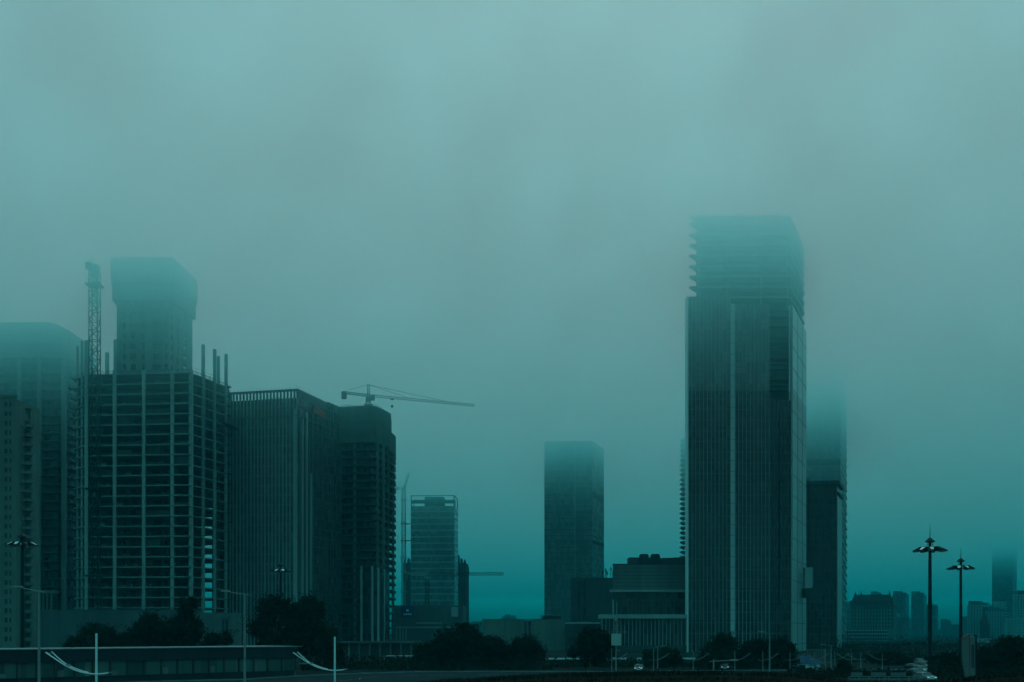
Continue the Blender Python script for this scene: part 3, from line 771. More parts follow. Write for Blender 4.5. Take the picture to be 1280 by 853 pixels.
def low_blocks():
    b = Bld('low_hall', 'low pale hall of fine vertical panels with a black slot behind the round trees', 'hall', X(655, 470), 470)
    pts = poly((603, 470), (706, 470), (706, 500), (606, 500)); zt = Z(775, 470); e = Edge(pts[0], pts[1]); u = lambda p: (p-603)/103*e.L
    mb = MB(); e.box(mb, 0, u(655.5), 0, zt, -3, 0); e.box(mb, u(658.5), u(660.5), 0, zt-.3, -3, -.04); e.box(mb, u(663.5), e.L, 0, zt, -3, 0)
    mb.prism([(v.x, v.y) for v in (e.pt(.2, -3), e.pt(e.L, -3), e.pt(e.L, -28), e.pt(1.5, -28))], 0, zt-.3); b.part('wall', mb, M['beige'])
    mb = MB(); e.box(mb, u(655.5), u(658.5), 0, zt-.6, -1.2, -.7); e.box(mb, u(660.5), u(663.5), 0, zt-.6, -1.2, -.7); b.part('slot_window', mb, M['glassblk'])
    mb = MB()
    for i in range(1, 52):
        if u(655) < e.L*i/52 < u(664): continue
        e.box(mb, e.L*i/52-.04, e.L*i/52+.04, .1, zt-.2, -.03, .05)
    e.box(mb, 0, e.L, Z(803.5, 470)-.1, Z(803.5, 470)+.1, -.03, .07); e.box(mb, -.1, e.L+.1, zt, zt+.3, -.5, .12); b.part('panel_joint', mb, M['stone'])
    mb = MB(); mb.box(X(678, 480), X(701, 480), 478, 490, zt-.2, Z(770.5, 480)); b.part('plant_room', mb, M['roof'])
    mb = MB(); mb.lathe([(2.6, Z(771, 480)), (2.4, Z(769.3, 480)), (.6, Z(768.8, 480))], 14, (X(688, 483), 483)); b.part('cooling_fan', mb, M['roof'])
    mb = MB()
    for i in range(10): x = X(675, 476)+i*.55; mb.bar((x, 476, zt), (x, 476, zt+2.1), .06)
    mb.bar((X(675, 476), 476, zt+2), (X(675, 476)+5, 476, zt+2), .08); b.part('roof_railing', mb, M['steel'])
    b = Bld('dark_annex', 'dark flat-roofed annex between the pale hall and the stepped civic block', 'annex', X(728, 462), 462)
    pts = poly((706.8, 462), (752, 462), (752, 490), (708.5, 490)); zt = Z(779.5, 462); e = Edge(pts[0], pts[1])
    mb = MB(); mb.prism(pts, 0, zt); b.part('wall', mb, M['darkstone'])
    mb = MB(); e.box(mb, -.1, e.L, zt, zt+.35, -.5, .2); b.part('parapet', mb, M['finpale'])
    mb = MB(); e.fins(mb, 9, 2, zt-1.5, .15, .1); e.bands(mb, 4, zt-1, 4, .3, .14); b.part('wall_joint', mb, M['roof'])
    mb = MB(); mb.box(X(722, 466), X(738, 466), 466, 474, zt, zt+.9); b.part('roof_hatch', mb, M['stone'])
    # street level
    b = Bld('bus_shelter', 'long low white-framed shelter at the foot of the pale hall', 'shelter', X(710, 270), 270)
    e = Edge(P(680.5, 270), P(746, 270)); zt = Z(823, 270)
    mb = MB(); e.box(mb, 0, e.L, zt-.3, zt, -2.4, 0); b.part('roof', mb, M['whitemetal'])
    for i in range(5):
        mb = MB(); u0 = (e.L-.6)*i/4; e.box(mb, u0, u0+(.6 if i == 0 else .15), 0, zt-.3, -.5, -.2); b.part('post', mb, M['greymetal'])
    mb = MB(); e.box(mb, .7, e.L-.3, .3, zt-.5, -2.3, -2.2); b.part('rear_panel', mb, M['pane'])
    b = Bld('site_shed', 'low open-fronted shed with pale frame behind the second near lamp', 'shed', X(498, 300), 300)
    e = Edge(P(480, 300), P(521, 300)); zt = Z(820, 300)
    mb = MB(); e.box(mb, -.2, e.L+.2, zt-.35, zt, -6, .2); b.part('roof', mb, M['greymetal'])
    for i in range(4):
        mb = MB(); u0 = (e.L-.2)*i/3; e.box(mb, u0, u0+.2, 0, zt-.36, -.3, -.1); b.part('post', mb, M['greymetal'])
    mb = MB(); e.box(mb, .1, e.L-.1, 0, zt-.4, -5.5, -5.3); b.part('rear_wall', mb, M['darkstone'])
    b = Bld('dark_arcade', 'long dark low arcade with a flat roof line below the curved concrete tower', 'arcade', X(470, 340), 340)
    e = Edge(P(422, 340), P(528, 340)); zt = Z(802, 340)
    mb = MB(); e.box(mb, 0, e.L, zt-.7, zt, -9, .6); b.part('roof', mb, M['darkstone'])
    mb = MB(); e.box(mb, .1, e.L-.1, 0, zt-.7, -8, -2); b.part('wall', mb, M['darkcon'])
    for i in range(9):
        mb = MB(); u0 = (e.L-.5)*i/8; e.box(mb, u0, u0+.5, 0, zt-.7, -.5, 0); b.part('post', mb, M['stone'])
low_blocks()

# ---- hotel and the far city on the right
def far_city():
    b = Bld('hotel', 'broad hotel block with mansard roof and a dotted lower arcade beyond the right trees', 'hotel', X(1090, 1000), 1000)
    Y = 1000; pts = poly((1063.5, Y), (1117, Y), (1121, 1022), (1070, 1030)); zt = Z(757.5, Y); e = Edge(pts[0], pts[1]); r = Edge(pts[1], pts[2])
    fh = 4.55*Y/F; rows = [(zt - 1.2 - fh*(i+1) + .9, zt - 1.2 - fh*i) for i in range(6)][::-1]
    cols = [(e.L*(i+.25)/14, e.L*(i+.75)/14) for i in range(14)]
    mb = MB(); grid_wall(mb, e, cols, rows, 0, zt, .6); mb.prism([(v.x, v.y) for v in (e.pt(0, -.61), e.pt(e.L, -.61), r.pt(r.L), Vector(pts[3]))], 0, zt-.2); b.part('wall', mb, M['beige'])
    pane_parts(b, e, cols, rows, M['pane'], .4)
    mb = MB(); z1 = Z(745.5, Y); z0 = zt
    q = poly((1062.5, 999), (1118, 999), (1122, 1023), (1069, 1031)); t = poly((1067, 1004), (1115, 1004), (1117, 1020), (1072, 1024))
    mb.hexa([(*p, z0) for p in q] + [(*p, z1) for p in t]); rf = b.part('roof', mb, M['roof'])
    mb = MB(); mb.box(X(1072, 1010), X(1112, 1010), 1008, 1016, z1-.1, z1+1.6); b.part('roof_box', mb, M['roof'], rf)
    mb = MB(); g = Edge(q[0], q[1])
    for i in range(12):
        mb = MB(); u = g.L*(i+.5)/12; g.box(mb, u-.7, u+.7, z0+1.5, z0+4.5, -2.5, -.2); b.part('dormer', mb, M['darkstone'], rf)
    for p in (1069, 1076.5, 1112):
        mb = MB(); x = X(p, 1006); mb.lathe([(1.2, z1-1), (1.2, z1+1.2), (.7, z1+2.2), (.12, z1+5)], 10, (x, 1006)); b.part('turret', mb, M['roof'], rf)
    mb = MB(); a = Edge(P(1059.5, 975), P(1110, 975)); z2 = Z(786, 975); z3 = Z(803, 975)
    ac = [(a.L*(i+.3)/17, a.L*(i+.7)/17) for i in range(17)]; ar = [(z3+.5+3.1*i, z3+2.0+3.1*i) for i in range(4)]
    grid_wall(mb, a, ac, ar, z3, z2, .5); mb.prism([(v.x, v.y) for v in (a.pt(0, -.52), a.pt(a.L, -.52), a.pt(a.L, -12), a.pt(0, -12))], z3, z2-.1)
    mb.prism([(v.x, v.y) for v in (a.pt(.5, -6), a.pt(a.L-.5, -6), a.pt(a.L-.5, -12), a.pt(.5, -12))], 0, z3)
    b.part('arcade_wall', mb, M['darkstone'])
    mb = MB()
    for u0, u1 in ac:
        for za, zb in ar: a.box(mb, u0+.1, u1-.1, za+.2, zb-.2, -.3, .12)
    b.part('arcade_stud', mb, M['finpale'])
    for i in range(6):
        mb = MB(); u = .6+(a.L-1.6)*i/5; a.box(mb, u, u+.9, 0, z3, -1, -.1); b.part('pillar', mb, M['finpale'])

    def block(name, label, p0, p1, top, Y, step=3.3, mat='glassfar', crown=None, cat='tower', band='stone', depth=25, cols=0, group=None):
        b = Bld(name, label, cat, X((p0+p1)/2, Y), Y, group)
        w = .82 if X(p0, Y) > 0 else .9
        ps = p0 + (p1-p0)*w
        pts = [P(p0, Y), P(ps, Y-2), P(p1, Y+depth), P(p1-1, Y+depth+8), P(p0+2, Y+depth+8)]; zt = Z(top, Y)
        mb = MB(); mb.prism(pts, 0, zt); b.part('wall', mb, M[mat])
        e = Edge(pts[0], pts[1]); r = Edge(pts[1], pts[2]); mb = MB()
        e.bands(mb, 2, zt, step, step*.36, .35); r.bands(mb, 2, zt, step, step*.36, .33)
        b.part('floor_band', mb, M[band])
        if cols:
            mb = MB(); e.fins(mb, cols, 0, zt, step*.45, .5); b.part('pier', mb, M[band])
        if crown == 'step':
            mb = MB(); mb.box(X(p0+(p1-p0)*.2, Y+5), X(p0+(p1-p0)*.6, Y+5), Y+4, Y+16, zt-.1, zt+4.5); mb.box(X(p0+(p1-p0)*.65, Y+5), X(p0+(p1-p0)*.85, Y+5), Y+4, Y+16, zt-.1, zt+2.5); b.part('roof_box', mb, M[mat])
        if crown == 'spire':
            c = (X((p0+ps)/2, Y+8), Y+8); w2 = (X(ps, Y)-X(p0, Y))/2
            mb = MB(); mb.lathe([(w2*1.3, zt), (w2*.75, zt+6), (w2*.3, zt+12), (.1, zt+18)], 4, c); b.part('roof', mb, M['roof'])
        return b
    block('misty_tower', 'tall misty tower rising above the far city at the right edge', 1240, 1271, 672, 1700, 4, crown=None)
    block('misty_block', 'stepped misty tower just right of the hotel roof', 1116, 1136, 743, 1500, crown='step')
    block('misty_block', 'faint misty twin-topped tower left of the nearer tall mast', 1139, 1158, 743, 1650, crown='step')
    block('misty_block', 'lower misty tower directly behind the nearer tall mast', 1158, 1172.5, 756, 1400)
    block('misty_block', 'faint low misty block in the gap between the two tall masts', 1172, 1204, 787, 2300, crown='step')
    block('misty_block', 'misty sliver of a block squeezed between rear tower and hotel', 1056, 1066, 752, 1750)
    block('misty_block', 'faint misty block peeping over the middle of the hotel roof', 1088, 1104, 742.5, 1900, crown='step')
    block('city_flats', 'pale stepped apartment block with water tanks right of the farther mast', 1209, 1240, 756, 1350, 3.1, 'stone', 'step', 'apartment building', 'sidepale', cols=7)
    block('city_flats', 'wide pale banded apartment block below the tall misty tower', 1226, 1262, 764, 1300, 3.1, 'stone', 'step', 'apartment building', 'sidepale', cols=9)
    block('city_flats', 'pale banded apartment tower cut by the right edge of the picture', 1267, 1300, 743, 1250, 3.1, 'stone', 'step', 'apartment building', 'sidepale', cols=7)
    block('city_flats', 'low pale apartment block in front of the misty tower at right', 1256, 1284, 772, 1150, 3.1, 'stone', None, 'apartment building', 'sidepale', cols=8)
    block('city_flats', 'narrow pale apartment slab beside the farther mast', 1203, 1214, 771, 1380, 3.1, 'stone', None, 'apartment building', 'sidepale', cols=3)
    block('spired_block', 'dark block with a pointed pyramid roof in the far city', 1225, 1238, 781, 1100, 3.3, 'darkstone', 'spire', 'building', 'darkstone')
    block('office_row', 'low pale office with square windows behind the tall pylon sign', 1216, 1242, 798, 800, 3.4, 'pane', None, 'office building', 'sidepale', cols=8)
    block('misty_block', 'pale low misty block between the lower misty tower and the farther mast', 1176, 1190, 777, 1900, crown='step')
    block('misty_block', 'broad faint misty block low on the skyline beside the farther mast', 1188, 1206, 781, 1800)
    block('city_flats', 'pale banded apartment block with a stepped top behind the large right tree', 1242, 1258, 752, 1420, 3.1, 'stone', 'step', 'apartment building', 'sidepale', cols=5)
    block('misty_block', 'low misty block on the skyline directly right of the hotel', 1121, 1138, 772, 1250, crown='step')
    block('misty_block', 'faint far misty block over the low pale hall', 627, 646, 771, 2200, crown='step')
    block('misty_block', 'faint far misty slab just right of the old dark block', 589, 606, 777, 2000)
far_city()

# ================================================================ CRANES
def crane_hammer():
    """horizontal jib crane on the curved tower"""
    Y = 528; x = X(460.5, Y); zb = Z(512, Y)
    b = Bld('tower_crane', 'pale tower crane with long level jib on the roof of the curved tower', 'crane', x, Y, 'tower cranes')
    zj = Z(494, Y)
    mb = MB(); mb.lattice((x, Y, zb), (x, Y, zj-3), 2.0, 1.8, .12); mb.box(x-1.9, x+1.9, Y-1.9, Y+1.9, zj-5.2, zj-4.6); b.part('mast', mb, M['cranepaint'])
    mb = MB(); mb.lathe([(1.3, zj-3.2), (1.3, zj-1.2)], 12, (x, Y)); b.part('turntable', mb, M['cranepaint'])
    mb = MB(); mb.box(x+1.2, x+3.2, Y-2.2, Y-.6, zj-2.8, zj-.4); b.part('cab', mb, M['greymetal'])
    mb = MB(); mb.lattice((x, Y, zj-1), (x, Y, Z(480.5, Y)), 1.0, 1.6, .1); b.part('tower_head', mb, M['cranepaint'])
    d = Vector((50, 24, 0)).normalized(); tip = Vector((x, Y, zj)) + d*56; tail = Vector((x, Y, zj)) - d*13
    mb = MB(); mb.lattice((x, Y, zj-.2), tuple(tip), .95, 1.9, .05, .95); b.part('jib', mb, M['cranepaint'])
    mb = MB(); mb.lattice((x, Y, zj-.2), tuple(tail), 1.5, 1.7, .09, .9); b.part('counter_jib', mb, M['cranepaint'])
    mb = MB(); mb.box(tail.x-.3, tail.x+2.0, tail.y-.8, tail.y+.8, zj-3.0, zj+.3); b.part('counterweight', mb, M['concrete'])
    top = Vector((x, Y, Z(481, Y))); mb = MB()
    mb.bar(tuple(top), tuple(Vector((x, Y, zj+.6))+d*40), .07); mb.bar(tuple(top), tuple(Vector((x, Y, zj+.6))+d*20), .07); mb.bar(tuple(top), tuple(tail+Vector((0, 0, .4))), .07)
    b.part('tie_rod', mb, M['steel'])
    h = Vector((x, Y, zj)) + d*12.0; zh = Z(508, h.y)
    mb = MB(); mb.bar((h.x, h.y, zj-.6), (h.x, h.y, zh+.5), .03); b.part('hoist_rope', mb, M['steel'])
    mb = MB(); mb.box(h.x-.5, h.x+.5, h.y-.4, h.y+.4, zh-.6, zh+.5); b.part('hook_block', mb, M['steel'])
    mb = MB(); mb.box(h.x-.7, h.x+.7, h.y-.6, h.y+.6, zj-1.2, zj-.7); b.part('trolley', mb, M['steel'])
crane_hammer()

def crane_luffing(label, px, Y, y_top, jib, ties=(), name_group='tower cranes', w=2.4, collars=(), r=.13, cd=None):
    x = X(px, Y); zt = Z(y_top, Y)
    b = Bld('tower_crane', label, 'crane', x, Y, name_group)
    mb = MB(); mb.lattice((x, Y, 0), (x, Y, zt), w, w*1.15, r)
    for c in collars: z = Z(c, Y); mb.box(x-w*.85, x+w*.85, Y-w*.85, Y+w*.85, z-.35, z+.35)
    b.part('mast', mb, M['steel'] if Y < 500 else M['cranepaint'])
    mb = MB(); mb.box(x-w*.55, x+w*.55, Y-w*.55, Y+w*.55, zt-.2, zt+.6); mb.lathe([(w*.6, zt-1.4), (w*.6, zt)], 12, (x, Y)); b.part('turntable', mb, M['cranepaint'])
    mb = MB(); mb.box(x+w*.1, x+w*.62, Y-w*.9, Y+w*.1, zt+.7, zt+2.6); b.part('cab', mb, M['greymetal'])
    mb = MB(); q = Vector(jib); mb.lattice((x+.3, Y, zt+1), tuple(q), 1.2, 1.6, r*.8); b.part('jib', mb, M['cranepaint'])
    s = -1 if q.x > x else 1
    cx, cy = cd or (s, 0)
    mb = MB(); mb.lattice((x, Y, zt+1.2), (x+cx*w*2.2, Y+cy*w*2.2, zt+1.2), 1.6, 1.5, r*.8); b.part('counter_jib', mb, M['cranepaint'])
    mb = MB(); wx, wy = x+cx*w*1.9, Y+cy*w*1.9; mb.box(wx-1, wx+1, wy-1, wy+1, zt-.6, zt+1.9); b.part('counterweight', mb, M['concrete'])
    mb = MB(); a = (x+cx*w*.8, Y+cy*w*.8, zt+6); mb.bar((x-.6*cx, Y-.6*cy, zt+1), a, .14); mb.bar((x+cx*w*2, Y+cy*w*2, zt+1.4), a, .12); mb.bar(a, tuple(q), .06); b.part('a_frame', mb, M['cranepaint'])
    for (zp, p1, y1) in ties:
        mb = MB(); z = Z(zp, Y); mb.bar((x, Y-w*.5, z), (X(p1, y1), y1, z), .3); mb.bar((x, Y+w*.5, z), (X(p1, y1), y1+1, z), .3); b.part('wall_tie', mb, M['steel'])
    return b
crane_luffing('tall lattice crane mast standing against the left side of the concrete frame tower', 118.3, 447.5, 341, (X(118.3, 497), 497, Z(341, 447.5)+1),
              [(612, 128, 455), (720, 128, 455), (500, 128, 455)], w=3.4, collars=(357, 612, 720), r=.17, cd=(0, -1))
crane_luffing('slim crane mast with raised jib at the left of the banded tower', 504.6, 905, 612, (X(511.5, 915), 915, Z(591, 915)),
              [(655, 514.5, 905), (676, 514.5, 905)], w=2.9, collars=(625, 655, 676, 697, 715, 740), r=.2)

def crane_low():
    Y = 800; x = X(534, Y); zj = Z(718, Y)
    b = Bld('tower_crane', 'low dark crane whose level jib crosses in front of the banded tower', 'crane', x, Y, 'tower cranes')
    mb = MB(); mb.lattice((x, Y, 0), (x, Y, zj-1.5), 2.4, 2.8, .16); b.part('mast', mb, M['steel'])
    mb = MB(); mb.box(x-1.9, x+1.9, Y-1.9, Y+1.9, zj-3.6, zj-1.4); b.part('turntable', mb, M['cranepaint'])
    mb = MB(); mb.lattice((x, Y, zj), (X(630, Y), Y, zj+.3), 1.4, 2.4, .11, 1.7); b.part('jib', mb, M['steel'])
    mb = MB(); mb.lattice((x, Y, zj+.6), (X(504, Y), Y, zj+.6), 1.8, 2.4, .18, 1.0); b.part('counter_jib', mb, M['cranepaint'])
    mb = MB(); mb.box(X(504, Y), X(510, Y), Y-1.2, Y+1.2, zj-4.6, zj+.9); b.part('counterweight', mb, M['concrete'])
    mb = MB(); mb.lattice((x, Y, zj), (x, Y, zj+5), 1.2, 1.6, .16); b.part('tower_head', mb, M['cranepaint'])
    mb = MB(); mb.bar((x, Y, zj+5), (X(590, Y), Y, zj+1.2), .09); mb.bar((x, Y, zj+5), (X(506, Y), Y, zj+1), .09); b.part('tie_rod', mb, M['steel'])
    mb = MB(); mb.box(x+1.3, x+3.1, Y-2, Y-.4, zj-3, zj-.9); b.part('cab', mb, M['greymetal'])
crane_low()

# ================================================================ STREET FURNITURE
def high_mast(label, px, Y, y_head, rz=0):
    H = Z(y_head, Y); s = 1.0
    t = thing('high_mast_light', label, 'light mast', (X(px, Y), Y, 0), rz, 'high mast lights')
    mb = MB(); mb.lathe([(.62, 0), (.62, .5), (.46, .55), (.40, H*.5), (.30, H-.2), (.30, H+1.4)], 14); mb.build('pole', M['steel'], t, smooth=False)
    mb = MB(); mb.lathe([(.55, H+1.3), (1.05, H+1.42), (.95, H+1.6), (.5, H+2.0), (.12, H+2.35)], 16); mb.build('cap', M['steel'], t)
    mb = MB(); mb.bar((0, 0, H+2.2), (0, 0, H+5.2), .09, .02, 6); mb.build('lightning_rod', M['steel'], t)
    mb = MB(); mb.lathe([(.5, H-.45), (1.15, H-.4), (1.2, H-.1), (1.15, H+.25), (.5, H+.3)], 16)
    for i in range(4): a = PI/4+i*PI/2; mb.bar((.6*math.cos(a), .6*math.sin(a), H+.2), (.5*math.cos(a), .5*math.sin(a), H+1.4), .06)
    mb.build('lamp_ring', M['steel'], t)
    n = 9
    for i in range(n):
        a = 2*PI*i/n + .2; c, s_ = math.cos(a), math.sin(a)
        def q(r, w, z): return (c*r - s_*w, s_*r + c*w, H+z)
        mb = MB()
        mb.hexa([q(1.0, -.28, -.02), q(2.2, -.34, .02), q(2.2, .34, .02), q(1.0, .28, -.02), q(1.0, -.28, .3), q(2.2, -.34, .36), q(2.2, .34, .36), q(1.0, .28, .3)])
        mb.hexa([q(2.15, -.45, -.5), q(3.5, -.38, -.62), q(3.5, .38, -.62), q(2.15, .45, -.5), q(2.15, -.45, .2), q(3.5, -.3, -.42), q(3.5, .3, -.42), q(2.15, .45, .2)])
        o = mb.build('floodlight', M['steel'], t)
        mb = MB(); mb.hexa([q(2.3, -.36, -.56), q(3.4, -.3, -.66), q(3.4, .3, -.66), q(2.3, .36, -.56), q(2.3, -.36, -.52), q(3.4, -.3, -.6), q(3.4, .3, -.6), q(2.3, .36, -.52)])
        mb.build('lens', M['lampglass'], o)
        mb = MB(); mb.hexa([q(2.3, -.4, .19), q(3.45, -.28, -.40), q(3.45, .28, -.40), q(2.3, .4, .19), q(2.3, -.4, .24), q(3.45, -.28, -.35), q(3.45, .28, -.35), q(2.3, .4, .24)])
        mb.build('sheen_plate', M['whitemetal'] if i % 3 != 1 else M['steel'], o)  # added plates, most painted white for sky reflected off the lamp tops
        if i % 2 == 0:
            mb = MB(); mb.hexa([q(1.2, -.45, -.45), q(1.5, -.45, -.5), q(1.5, .45, -.5), q(1.2, .45, -.45), q(1.2, -.45, .1), q(1.5, -.45, .05), q(1.5, .45, .05), q(1.2, .45, .1)])
            mb.build('control_gear', M['lampglass'] if i in (6,) else M['steel'], o)
    return t
high_mast('taller and nearer of the two dark high mast lights at the right', 1162.5, 230, 686, .1)
high_mast('shorter, farther high mast light with ring of floodlights beside the pylon sign', 1201, 284, 709, .5)
high_mast('dark high mast light in front of the beige apartment block', 28, 245, 679.5, .3)
high_mast('dark high mast light rising from the big tree before the finned office block', 350.5, 330, 713, .8)

def curved_lamp(label, px, Y, top, attach, rz, group):
    WM = M['whitemetal'] if Y < 100 else M['greymetal']
    t = thing('curved_street_lamp', label, 'street lamp', (X(px, Y), Y, 0), rz, group)
    mb = MB(); mb.lathe([(.12, 0), (.12, 1.0), (.085, 1.02), (.07, top-.12)], 10); mb.build('pole', WM, t)
    mb = MB(); mb.lathe([(.045, top-.13), (.075, top-.1), (.075, top), (.03, top+.06)], 10); mb.build('pole_cap', WM, t)
    k = 1/19.6
    A = [(-63, 27), (-56, 22), (-50, 18), (-44, 13.8), (-38, 10.4), (-31, 6.8), (-25, 4.2), (-18, 2), (-12, .8), (-5, 0), (2, -.2), (10, .4), (18, 1.8)]
    B = [(-57, 27.5), (-51, 21.5), (-45, 16.3), (-39.5, 12), (-37.5, 10.8)]
    B2 = [(-35, 9.6), (-30, 7.4), (-24, 5), (-17, 2.6), (-11, 1.2)]
    mb = MB(); mb.tube([(x*k, -.06, attach+z*k) for x, z in A], .042); mb.build('arm', WM, t)
    mb = MB(); mb.tube([(x*k, .12, attach+z*k+.02) for x, z in B], .036); mb.tube([(x*k, .12, attach+z*k+.02) for x, z in B2], .036); mb.build('arm', WM, t)
    mb = MB(); mb.bar((-61*k, -.06, attach+25.5*k), (-55.5*k, .12, attach+26*k), .03); mb.box(-38.5*k, -33.5*k, -.08, .16, attach+9*k, attach+12.3*k)
    mb.box(15*k, 19*k, -.12, .02, attach+1*k, attach+2.6*k); mb.build('lamp_head', M['greymetal'], t)
    mb = MB(); mb.bar((0, 0, top-.5), (-57*k, 0, attach+26.5*k), .008); mb.build('stay_wire', M['steel'], t)
    return t
curved_lamp('white pole with upswept twin-tube arm in front of the long windowed pavilion', 120.5, 70, 7.85, 5.32, 0, 'near curved street lamps')
curved_lamp('white pole with upswept twin-tube arm just right of the pavilion end', 418.5, 85, 7.57, 5.02, 0, 'near curved street lamps')
curved_lamp('single tall curved lamp with arm rising left beside the blue-roofed kiosk', 1032, 200, 4.9, 2.4, 0, 'far curved street lamps')
ords = ['first', 'second', 'third', 'fourth', 'fifth', 'sixth']
for i, (p, t_) in enumerate(((764.7, 811), (817, 811.5), (866.5, 812.5), (918.5, 814), (953.5, 815), (987.5, 816))):
    curved_lamp('%s small pale curved lamp from the left in the row along the stepped civic block' % ords[i], p, 220, Z(t_, 220), Z(825.5, 220), PI, 'far curved street lamps')
for i, (p, t_) in enumerate(((1018, 816), (1043.5, 816), (1064.5, 817), (1076, 817), (1103, 817))):
    curved_lamp('%s small curved lamp from the left in the row below the hotel' % ords[i], p, 235, Z(t_, 235), Z(825, 235), 0 if i > 1 else PI, 'far curved street lamps')

def arm_light(label, px, Y, zt, d, rise=.6):
    t = thing('street_light', label, 'street light', (X(px, Y), Y, 0), 0, 'straight arm street lights')
    mb = MB(); mb.lathe([(.16, 0), (.13, zt*.5), (.085, zt+.1)], 10); mb.build('pole', M['greymetal'], t)
    s = 1 if d > 0 else -1
    mb = MB(); mb.bar((-.55*s, 0, zt-.12), (d, 0, zt+rise), .05, .04, 6); mb.build('arm', M['greymetal'], t)
    mb = MB(); x0, x1 = sorted((d-.9*s, d+.15*s))
    mb.hexa([(x0,-.16,zt+rise-.1),(x1,-.16,zt+rise-.1),(x1,.16,zt+rise-.1),(x0,.16,zt+rise-.1),(x0+.1,-.1,zt+rise+.06),(x1-.1,-.1,zt+rise+.06),(x1-.1,.1,zt+rise+.06),(x0+.1,.1,zt+rise+.06)])
    mb.build('lamp_head', M['greymetal'], t)
arm_light('grey street light with long slanted arm before the far left apartment block', 48.8, 110, Z(739.5, 110), -2.5, .5)
arm_light('grey street light with long slanted arm in front of the gatehouse', 306, 130, Z(743, 130), -2.7, .4)
arm_light('thin grey street light before the right hand part of the tall tower', 962, 200, Z(792, 200), -1.9, .35)
arm_light('low grey street light standing before trees left of the tall tower base', 892, 140, Z(826, 140), 3.0, .1)
arm_light('thin grey street light in front of the dark slab tower', 1039, 215, Z(807, 215), -2.0, .2)
arm_light('thin grey street light among dark trees right of the civic block lamps', 822, 240, Z(809, 240), 1.6, .3)

def camera_sign():
    Y = 212; t = thing('traffic_sign', 'blank pale rectangular road sign on pole topped with camera gear', 'traffic sign', (X(770, Y), Y, 0))
    x = lambda p: X(p, Y) - X(770, Y)
    mb = MB(); mb.lathe([(.16, 0), (.12, Z(806, Y)), (.1, Z(774, Y))], 10); mb.build('pole', M['greymetal'], t)
    mb = MB(); mb.box(x(764), x(776.3), -.3, -.2, Z(807, Y), Z(792.2, Y)); mb.build('sign_panel', M['sidepale'], t)
    mb = MB(); mb.bar((x(764), 0, Z(790, Y)), (x(784), 0, Z(790.3, Y)), .06); mb.bar((x(766), 0, Z(777.5, Y)), (x(776), 0, Z(777.5, Y)), .05); mb.bar((x(770), 0, Z(813.5, Y)), (x(775), 0, Z(813.5, Y)), .05); mb.build('cross_arm', M['greymetal'], t)
    mb = MB(); mb.lathe([(.12, Z(779, Y)), (.32, Z(777, Y)), (.34, Z(775, Y)), (.1, Z(773.2, Y))], 12)
    for (dx, z0, z1) in ((-.35, 781, 785), (.3, 780, 784), (-.25, 785.5, 788), (.28, 786, 789)): mb.box(dx-.16, dx+.16, -.3, .1, Z(z1, Y), Z(z0, Y))
    mb.build('camera_gear', M['greymetal'], t)
camera_sign()

def pylon_sign():
    Y = 150; t = thing('pylon_sign', 'wedge-shaped pylon sign with pale face, red edge and dark lettering strip', 'sign', (X(1211, Y), Y, 0))
    x = lambda p: X(p, Y) - X(1211, Y)
    def slab(pts, y0, y1):
        mb = MB(); n = len(pts); mb.v = [(a, y0, z) for a, z in pts] + [(a, y1, z) for a, z in pts]
        mb.f = [tuple(range(n)), tuple(range(2*n-1, n-1, -1))] + [(i, n+i, n+(i+1) % n, (i+1) % n) for i in range(n)]; return mb
    slab([(x(1202.6), Z(798.5, Y)), (x(1210.4), Z(793.2, Y)), (x(1210.4), .05), (x(1208.8), .05), (x(1203), Z(826, Y))], -.25, .25).build('face_panel', M['stone'], t)
    slab([(x(1202.3), Z(798.6, Y)), (x(1210.45), Z(793, Y)), (x(1211.4), Z(792.4, Y)), (x(1211.4), 0), (x(1210.45), 0), (x(1210.45), Z(794.2, Y)), (x(1202.5), Z(799.8, Y))], -.28, .28).build('edge_trim', M['redtrim'], t)
    slab([(x(1211.5), Z(797, Y)), (x(1218.2), Z(796, Y)), (x(1218.2), 0), (x(1211.5), 0)], -.22, .22).build('side_panel', M['stone'], t)
    slab([(x(1218.3), Z(793.5, Y)), (x(1220), Z(793.5, Y)), (x(1220), 0), (x(1218.3), 0)], -.3, .3).build('end_post', M['steel'], t)
    slab([(x(1213.3), Z(835, Y)), (x(1217), Z(835, Y)), (x(1217), Z(806, Y)), (x(1213.3), Z(806, Y))], -.27, -.221).build('lettering_strip', M['roof'], t)
pylon_sign()

